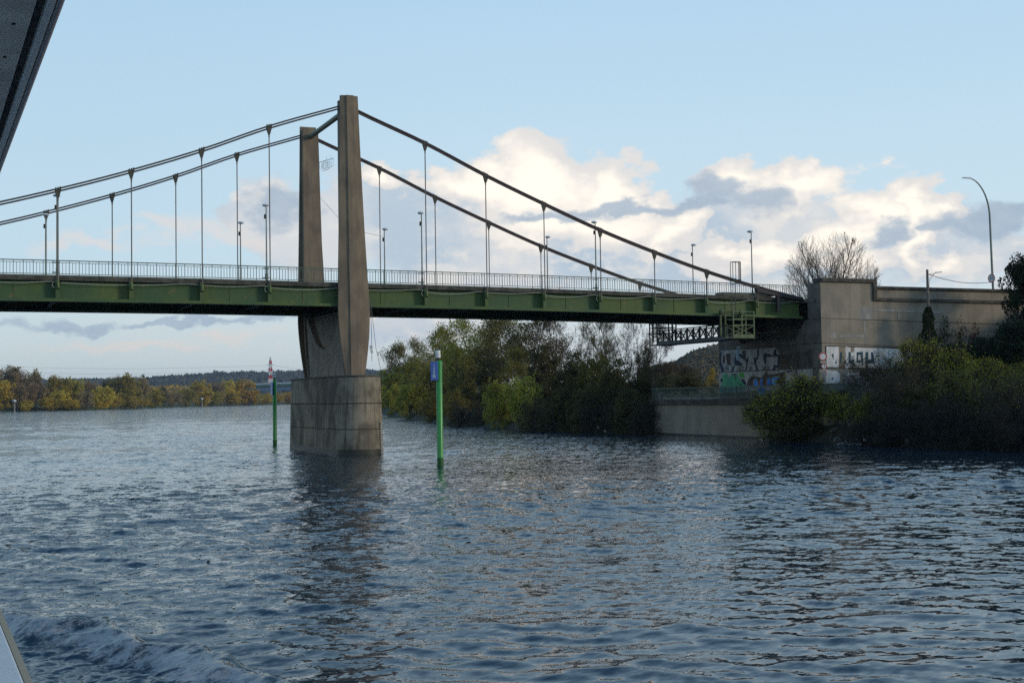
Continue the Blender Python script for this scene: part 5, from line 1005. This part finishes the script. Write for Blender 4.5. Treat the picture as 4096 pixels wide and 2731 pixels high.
# ------------------------------------------------------------------ far bank
LB = [(-900, 880), (-300, 860), (33, 915), (89, 925), (227, 1270), (358, 1480), (620, 1900), (1300, 2500)]
def left_pt(px, off=8):
    d = flat(px); best = None
    for (x0, y0), (x1, y1) in zip(LB[:-1], LB[1:]):
        den = d.x*(y1-y0)-(x1-x0)
        if abs(den) < 1e-9: continue
        t = (x0-d.x*y0)/den
        if -1e-6 <= t <= 1.000001: best = y0+(y1-y0)*t
    y = (best or 900)+off-5; return Vector((d.x*y, y, .6))
G3 = 'trees along the far left bank'
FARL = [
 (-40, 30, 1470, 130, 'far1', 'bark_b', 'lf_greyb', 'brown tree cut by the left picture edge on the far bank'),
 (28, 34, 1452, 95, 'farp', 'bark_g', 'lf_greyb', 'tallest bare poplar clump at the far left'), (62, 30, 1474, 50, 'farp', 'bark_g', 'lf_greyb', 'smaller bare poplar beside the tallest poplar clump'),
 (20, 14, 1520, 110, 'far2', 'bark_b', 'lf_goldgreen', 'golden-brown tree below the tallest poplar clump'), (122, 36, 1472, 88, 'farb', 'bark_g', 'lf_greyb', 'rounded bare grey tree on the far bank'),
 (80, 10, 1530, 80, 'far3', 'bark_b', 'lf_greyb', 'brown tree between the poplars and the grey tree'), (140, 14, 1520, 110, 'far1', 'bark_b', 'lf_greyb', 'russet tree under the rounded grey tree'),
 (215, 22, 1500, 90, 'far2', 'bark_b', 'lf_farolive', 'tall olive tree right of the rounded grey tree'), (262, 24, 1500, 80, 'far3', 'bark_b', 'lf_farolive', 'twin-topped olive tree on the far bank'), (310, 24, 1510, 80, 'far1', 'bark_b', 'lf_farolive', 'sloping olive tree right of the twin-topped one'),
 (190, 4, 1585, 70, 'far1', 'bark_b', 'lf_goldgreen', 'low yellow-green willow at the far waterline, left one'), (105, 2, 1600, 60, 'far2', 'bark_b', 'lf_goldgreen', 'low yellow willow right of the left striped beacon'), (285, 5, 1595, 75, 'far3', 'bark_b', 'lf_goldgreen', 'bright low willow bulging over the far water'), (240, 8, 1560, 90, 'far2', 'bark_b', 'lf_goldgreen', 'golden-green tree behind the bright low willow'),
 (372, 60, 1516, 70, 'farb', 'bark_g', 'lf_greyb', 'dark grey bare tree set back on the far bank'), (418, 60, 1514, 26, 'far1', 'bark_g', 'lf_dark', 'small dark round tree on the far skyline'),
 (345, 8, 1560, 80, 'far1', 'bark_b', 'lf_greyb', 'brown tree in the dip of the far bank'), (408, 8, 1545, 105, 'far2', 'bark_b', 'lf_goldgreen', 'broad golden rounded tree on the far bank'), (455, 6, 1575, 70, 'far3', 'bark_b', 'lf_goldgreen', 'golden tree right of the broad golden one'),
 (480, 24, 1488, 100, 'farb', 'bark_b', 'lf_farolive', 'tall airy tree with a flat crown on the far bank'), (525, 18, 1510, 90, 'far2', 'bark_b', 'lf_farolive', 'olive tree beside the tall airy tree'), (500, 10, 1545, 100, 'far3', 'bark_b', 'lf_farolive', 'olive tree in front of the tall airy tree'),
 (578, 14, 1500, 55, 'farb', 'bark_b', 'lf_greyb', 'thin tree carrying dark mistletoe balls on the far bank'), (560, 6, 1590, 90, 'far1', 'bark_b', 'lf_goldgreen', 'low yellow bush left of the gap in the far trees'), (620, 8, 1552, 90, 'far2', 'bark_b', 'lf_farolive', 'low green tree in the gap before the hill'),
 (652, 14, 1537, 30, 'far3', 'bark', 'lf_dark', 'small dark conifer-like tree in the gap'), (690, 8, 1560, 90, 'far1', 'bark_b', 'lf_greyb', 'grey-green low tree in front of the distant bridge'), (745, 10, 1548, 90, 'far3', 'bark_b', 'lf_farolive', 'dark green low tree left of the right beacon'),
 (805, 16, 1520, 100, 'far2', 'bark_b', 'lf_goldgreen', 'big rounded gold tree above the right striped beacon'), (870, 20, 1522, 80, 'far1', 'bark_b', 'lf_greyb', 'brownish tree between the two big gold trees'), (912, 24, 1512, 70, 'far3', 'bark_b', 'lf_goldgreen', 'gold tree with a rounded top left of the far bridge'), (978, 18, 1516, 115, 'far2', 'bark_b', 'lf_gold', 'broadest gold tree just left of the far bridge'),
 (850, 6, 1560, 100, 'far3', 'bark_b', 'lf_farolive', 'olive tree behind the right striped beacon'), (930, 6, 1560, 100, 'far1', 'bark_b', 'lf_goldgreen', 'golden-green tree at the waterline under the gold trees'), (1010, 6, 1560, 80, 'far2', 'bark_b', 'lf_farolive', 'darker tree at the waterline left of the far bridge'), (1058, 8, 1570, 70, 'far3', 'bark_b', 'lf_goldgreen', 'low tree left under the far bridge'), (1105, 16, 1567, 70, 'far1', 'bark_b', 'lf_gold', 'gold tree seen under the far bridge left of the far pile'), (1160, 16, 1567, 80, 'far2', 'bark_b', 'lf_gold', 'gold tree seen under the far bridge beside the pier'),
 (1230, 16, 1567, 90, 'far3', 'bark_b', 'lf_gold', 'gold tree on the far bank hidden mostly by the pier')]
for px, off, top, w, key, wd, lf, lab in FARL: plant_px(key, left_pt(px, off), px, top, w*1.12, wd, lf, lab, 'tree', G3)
for px, top, n in ((590, 1502, 2), (620, 1, 0)):
    pass
def mistletoe(px, py, off, r, lab):
    p = left_pt(px, off); dep = depth_of(p); c = Vector((p.x, p.y, HC+(hz(px)-py)/FOC*dep)); g = np.random.default_rng(px); n = 120; d = g.normal(size=(n, 3)); d /= np.linalg.norm(d, axis=1, keepdims=True)
    tag(link('mistletoe', leaves_mesh('mistletoe', d*r*g.random((n, 1))**.4, .7, g), MT['lf_dark'], None, c), lab, 'mistletoe', 'mistletoe balls in the far bank trees')
mistletoe(573, 1503, 10, 1.5, 'upper dark mistletoe ball in the thin far tree'); mistletoe(590, 1512, 10, 1.4, 'lower dark mistletoe ball in the thin far tree'); mistletoe(822, 1537, 8, 1.5, 'dark mistletoe ball high in the rounded gold tree'); mistletoe(838, 1556, 6, 1.6, 'dark mistletoe ball low in the rounded gold tree'); mistletoe(530, 1538, 8, 1.4, 'dark mistletoe ball in the olive far tree')
# a far-off orange wood behind the gap
g = np.random.default_rng(8); P = []
for k in range(70):
    px = 600+k*2.6; d = flat(px); y = 2300+g.normal(0, 25); m = 34; P.append(np.stack([d.x*y+g.normal(0, 9, m), y+g.normal(0, 9, m), 6+g.random(m)**.8*(24+g.normal(0, 2))], 1))
o = link('far_wood', leaves_mesh('far_wood', np.concatenate(P), 5.5, g), MT['lf_gold']); tag(o, 'strip of orange autumn wood far behind the gap in the bank trees', kind='stuff')
# hills
def hill(name, pts, dist, mt, back, nseed, fuzz, leafsz):
    g = np.random.default_rng(nseed); V = []; n = 160; pxs = np.linspace(pts[0][0], pts[-1][0], n); tops = np.interp(pxs, [p[0] for p in pts], [p[1] for p in pts]); rows = 9
    for j in range(rows):
        for i in range(n):
            f = j/(rows-1); y = dist+back*f; d = flat(pxs[i]); dep = depth_of((d.x*y, y, HC)); z = (HC+(hz(pxs[i])-tops[i])/FOC*dep)*math.sin(f*PI/2)+2; V.append((d.x*y, y, z+g.normal(0, fuzz)*f))
    idx = np.arange(rows*n).reshape(rows, n); Q = np.stack([idx[:-1, :-1], idx[:-1, 1:], idx[1:, 1:], idx[1:, :-1]], -1).reshape(-1, 4); V = np.array(V)
    o = link(name, np_mesh(name, V, Q), mt, smooth=True); o['kind'] = 'structure'
    m = 14000; r = g.integers(1, rows-1, m); c = g.integers(0, n-1, m); fr = g.random((m, 1)); fc = g.random((m, 1)); A = V.reshape(rows, n, 3); B = (A[r, c]*(1-fr)+A[np.minimum(r+1, rows-1), c]*fr)*(1-fc)+(A[r, c+1]*(1-fr)+A[np.minimum(r+1, rows-1), c+1]*fr)*fc
    w = link(name+'_woods', leaves_mesh(name+'_woods', B+[0, 0, leafsz*.3], leafsz, g), mt); w['kind'] = 'stuff'; w['label'] = 'woods covering the distant hill'
hill('hill', [(-200, 1535), (200, 1530), (420, 1528), (590, 1523), (680, 1514), (760, 1512), (830, 1505), (930, 1500), (1060, 1500), (1180, 1497), (1400, 1490), (1700, 1500)], 3300, MT['hill'], 700, 4, 2.5, 15)
hill('hill', [(2560, 1500), (2690, 1480), (2765, 1440), (2830, 1416), (2900, 1398), (3050, 1380), (3300, 1380)], 620, MT['hill_b'], 160, 6, .8, 4.5)
# far bridge
A = at_dist(650, 2700); B = at_dist(1290, 1560); A.z = B.z = 0
FB = empty('distant_bridge', ((A+B)/2)[:], 'low green and blue girder bridge far behind the gold trees', 'bridge')
zA = HC+(hz(690)-1551)/FOC*depth_of(at_dist(690, 2620)); zB = HC+(hz(1100)-1541)/FOC*depth_of(at_dist(1100, 1850))
A.z, B.z = zA, zB; dn = (B-A).normalized(); sd = Vector((dn.y, -dn.x, 0))
def fb(name, o, z0, z1, mt):
    q = MB(); a, b = A+sd*o[0], B+sd*o[0]; a2, b2 = A+sd*o[1], B+sd*o[1]; V = [a+Vector((0, 0, z0)), b+Vector((0, 0, z0)), b2+Vector((0, 0, z0)), a2+Vector((0, 0, z0)), a+Vector((0, 0, z1)), b+Vector((0, 0, z1)), b2+Vector((0, 0, z1)), a2+Vector((0, 0, z1))]
    q.add(V, [(3, 2, 1, 0), (4, 5, 6, 7), (0, 1, 5, 4), (1, 2, 6, 5), (2, 3, 7, 6), (3, 0, 4, 7)]); q.build(name, MT[mt], FB)
fb('parapet', (5.5, 5.9), -.1, 1.2, 'lamp_head'); fb('deck', (6, -8), -3.6, -.15, 'girder_far'); fb('deck_shadow_band', (4.6, -7), -4.6, -3.65, 'dark'); fb('girder', (4.9, -6), -9.4, -4.65, 'girder_blue')
for t in (.12, .3, .48, .66, .84):
    p = A.lerp(B, t); q = MB(); q.box(p.x-4, p.x+4, p.y-2, p.y+2, -1, p.z-9.5); q.build('bridge_pier', MT['pier'], FB)
# pylon with its lines
def pylon():
    p = at_dist(1083, 2400); p.z = 5; dep = depth_of(p); H = (1545-1427)/FOC*dep; zb = HC+(hz(1083)-1545)/FOC*dep; t = empty('power_pylon', (p.x, p.y, zb), 'red and white banded lattice power pylon on the far skyline', 'pylon'); c = Vector((p.x, p.y, zb))
    def wdt(f): return np.interp(f, [0, .35, .85, 1], [5.0, 3.0, 1.7, .25])
    q = MB(); lv = np.linspace(0, 1, 17); cr = ((1, 1), (1, -1), (-1, -1), (-1, 1))
    for i in range(16):
        f0, f1 = lv[i], lv[i+1]; mi = 1 if (i//2) % 2 == 0 else 0; w0, w1 = wdt(f0), wdt(f1)
        for k in range(4):
            a = c+Vector((cr[k][0]*w0, cr[k][1]*w0, f0*H)); b = c+Vector((cr[k][0]*w1, cr[k][1]*w1, f1*H)); a2 = c+Vector((cr[(k+1) % 4][0]*w0, cr[(k+1) % 4][1]*w0, f0*H)); b2 = c+Vector((cr[(k+1) % 4][0]*w1, cr[(k+1) % 4][1]*w1, f1*H))
            q.bar(a, b, .8, mi=mi); q.bar(a, b2, .5, mi=mi); q.bar(a2, b, .5, mi=mi); q.bar(b, b2, .5, mi=mi)
    q.build('lattice_mast', [MT['white'], MT['red']], t)
    for f in (.36, .56, .72):
        q = MB(); z = zb+f*H; q.bar((c.x-8, c.y-2, z), (c.x+8, c.y+2, z), .6, .5); q.bar((c.x-8, c.y-2, z), (c.x, c.y, z+2.5), .3); q.bar((c.x+8, c.y+2, z), (c.x, c.y, z+2.5), .3); q.build('cross_arm', MT['wire'], t)
    for f in (.36, .56, .72):
        for s in (-1, 1):
            q = MB(); z = zb+f*H-1; x = c.x+8*s
            if s < 0: q.tube([(x-900*u, c.y-2-500*u, z-46*math.sin(PI*u)*.45+30*u) for u in np.linspace(0, 1, 16)], .14, 3)
            else: q.tube([(x+500*u, c.y+2+200*u, z-20*math.sin(PI*u)) for u in np.linspace(0, 1, 10)], .14, 3)
            tag(q.build('power_line', MT['wire'], loc=(x, c.y, z)), 'thin power line running from the red and white pylon', 'power line', 'power lines on the far pylon')
pylon()
def beacon(px, base, top, lab):
    p = left_pt(px, 1); dep = depth_of(p); H = HC+(hz(px)-top)/FOC*dep; t = empty('striped_beacon', (p.x, p.y, 0), lab, 'beacon', 'striped beacons on the far bank'); n = 9
    q = MB(); hs = H*.8
    for k in range(n): q.lathe((p.x, p.y, 0), [(.55, -1 if k == 0 else hs*k/n), (.55, hs*(k+1)/n)], 10, k % 2)
    q.build('striped_pole', [MT['plate'], MT['black']], t); q = MB(); q.box(p.x-1.3, p.x+1.3, p.y-1.3, p.y+1.3, hs, hs+.4); q.build('platform', MT['black'], t); q = MB(); q.lathe((p.x, p.y, hs+.4), [(1.1, 0), (1.2, .4), (1.2, H*.13), (.5, H*.18)], 10); q.build('lantern_house', MT['lamp_head'], t)
beacon(58, 1648, 1600, 'left striped black and white beacon in front of the far trees'); beacon(808, 1625, 1592, 'right striped black and white beacon below the rounded gold tree')
# ------------------------------------------------------------------ the boat we stand on
BO = empty('tour_boat', (-1.2, 4, 2.9), 'edge of a tour boat: dark canopy above and white gunwale below', 'boat'); DX = -.0205
def strip(name, xa, xb, z0, z1, mt, y0=-1.5, y1=16, bevel=0, smooth=False):
    q = MB(); V = []
    for y in (y0, y1): V += [(xa+DX*y, y, z0), (xb+DX*y, y, z0), (xb+DX*y, y, z1), (xa+DX*y, y, z1)]
    q.add(V, [(0, 1, 2, 3), (7, 6, 5, 4), (0, 4, 5, 1), (1, 5, 6, 2), (2, 6, 7, 3), (3, 7, 4, 0)]); return q.build(name, MT[mt], BO, bevel=bevel, smooth=smooth)
ZR = HC+.90
def ex(pxv, py=0, z=.90): d = ray(pxv, py); p = d*(z/d.z); return p.x-DX*p.y
strip('canopy_fascia', ex(228), ex(268), ZR, ZR+.06, 'fascia', bevel=.012, smooth=True); strip('canopy_trim', ex(190), ex(227), ZR-.003, ZR+.03, 'trim', bevel=.003); strip('canopy_gutter', ex(149), ex(189.5), ZR+.012, ZR+.03, 'gutter')
xe = ex(148)
for y0, y1 in ((-1.5, 1.0), (1.01, 2.86), (2.878, 4.7), (4.715, 6.6), (6.615, 16)):
    q = strip('canopy_panel', xe-2.4, xe, ZR, ZR+.02, 'panel', y0, y1)
rv = MB()
for y in np.arange(2.0, 7, .33): rv.lathe((xe+DX*y-.035, y, ZR-.004), [(.004, 0), (.004, .006)], 8)
rv.build('rivet', MT['dark'], BO); strip('canopy_top', xe-2.4, ex(268)-.01, ZR+.062, ZR+.09, 'panel')
def exd(px, py, h): d = ray(px, py); p = d*(-h/d.z); return p.x-DX*p.y
HG = .62; xg = exd(100, 2731, HG)
strip('gunwale', xg-.30, xg, HC-HG-.05, HC-HG, 'gunwale', -1.5, 9, bevel=.006); strip('gunwale_edge', xg+.001, xg+.018, HC-HG-.05, HC-HG-.003, 'gunwale_edge', -1.5, 9); strip('deck_floor', xg-2.6, xg-.31, HC-1.65, HC-1.60, 'panel', -1.5, 9); strip('hull', xg-.5, xg-.03, -.6, HC-HG-.052, 'gunwale', -1.5, 9)  # unseen pale deck floor added to bounce light up to the canopy
# ------------------------------------------------------------------ air
HAZE = 0.00006
if HAZE:
    q = MB(); q.box(-6500, 6500, -700, 9500, -5, 190); hm = bpy.data.materials.new('haze'); hm.use_nodes = True; nt = hm.node_tree; nt.nodes.clear(); o_ = nt.nodes.new('ShaderNodeOutputMaterial'); v = nt.nodes.new('ShaderNodeVolumePrincipled'); v.inputs['Color'].default_value = (.60, .74, 1, 1); v.inputs['Density'].default_value = HAZE; v.inputs['Anisotropy'].default_value = .2; nt.links.new(v.outputs[0], o_.inputs['Volume'])
    hb = q.build('haze', hm); hb['kind'] = 'stuff'
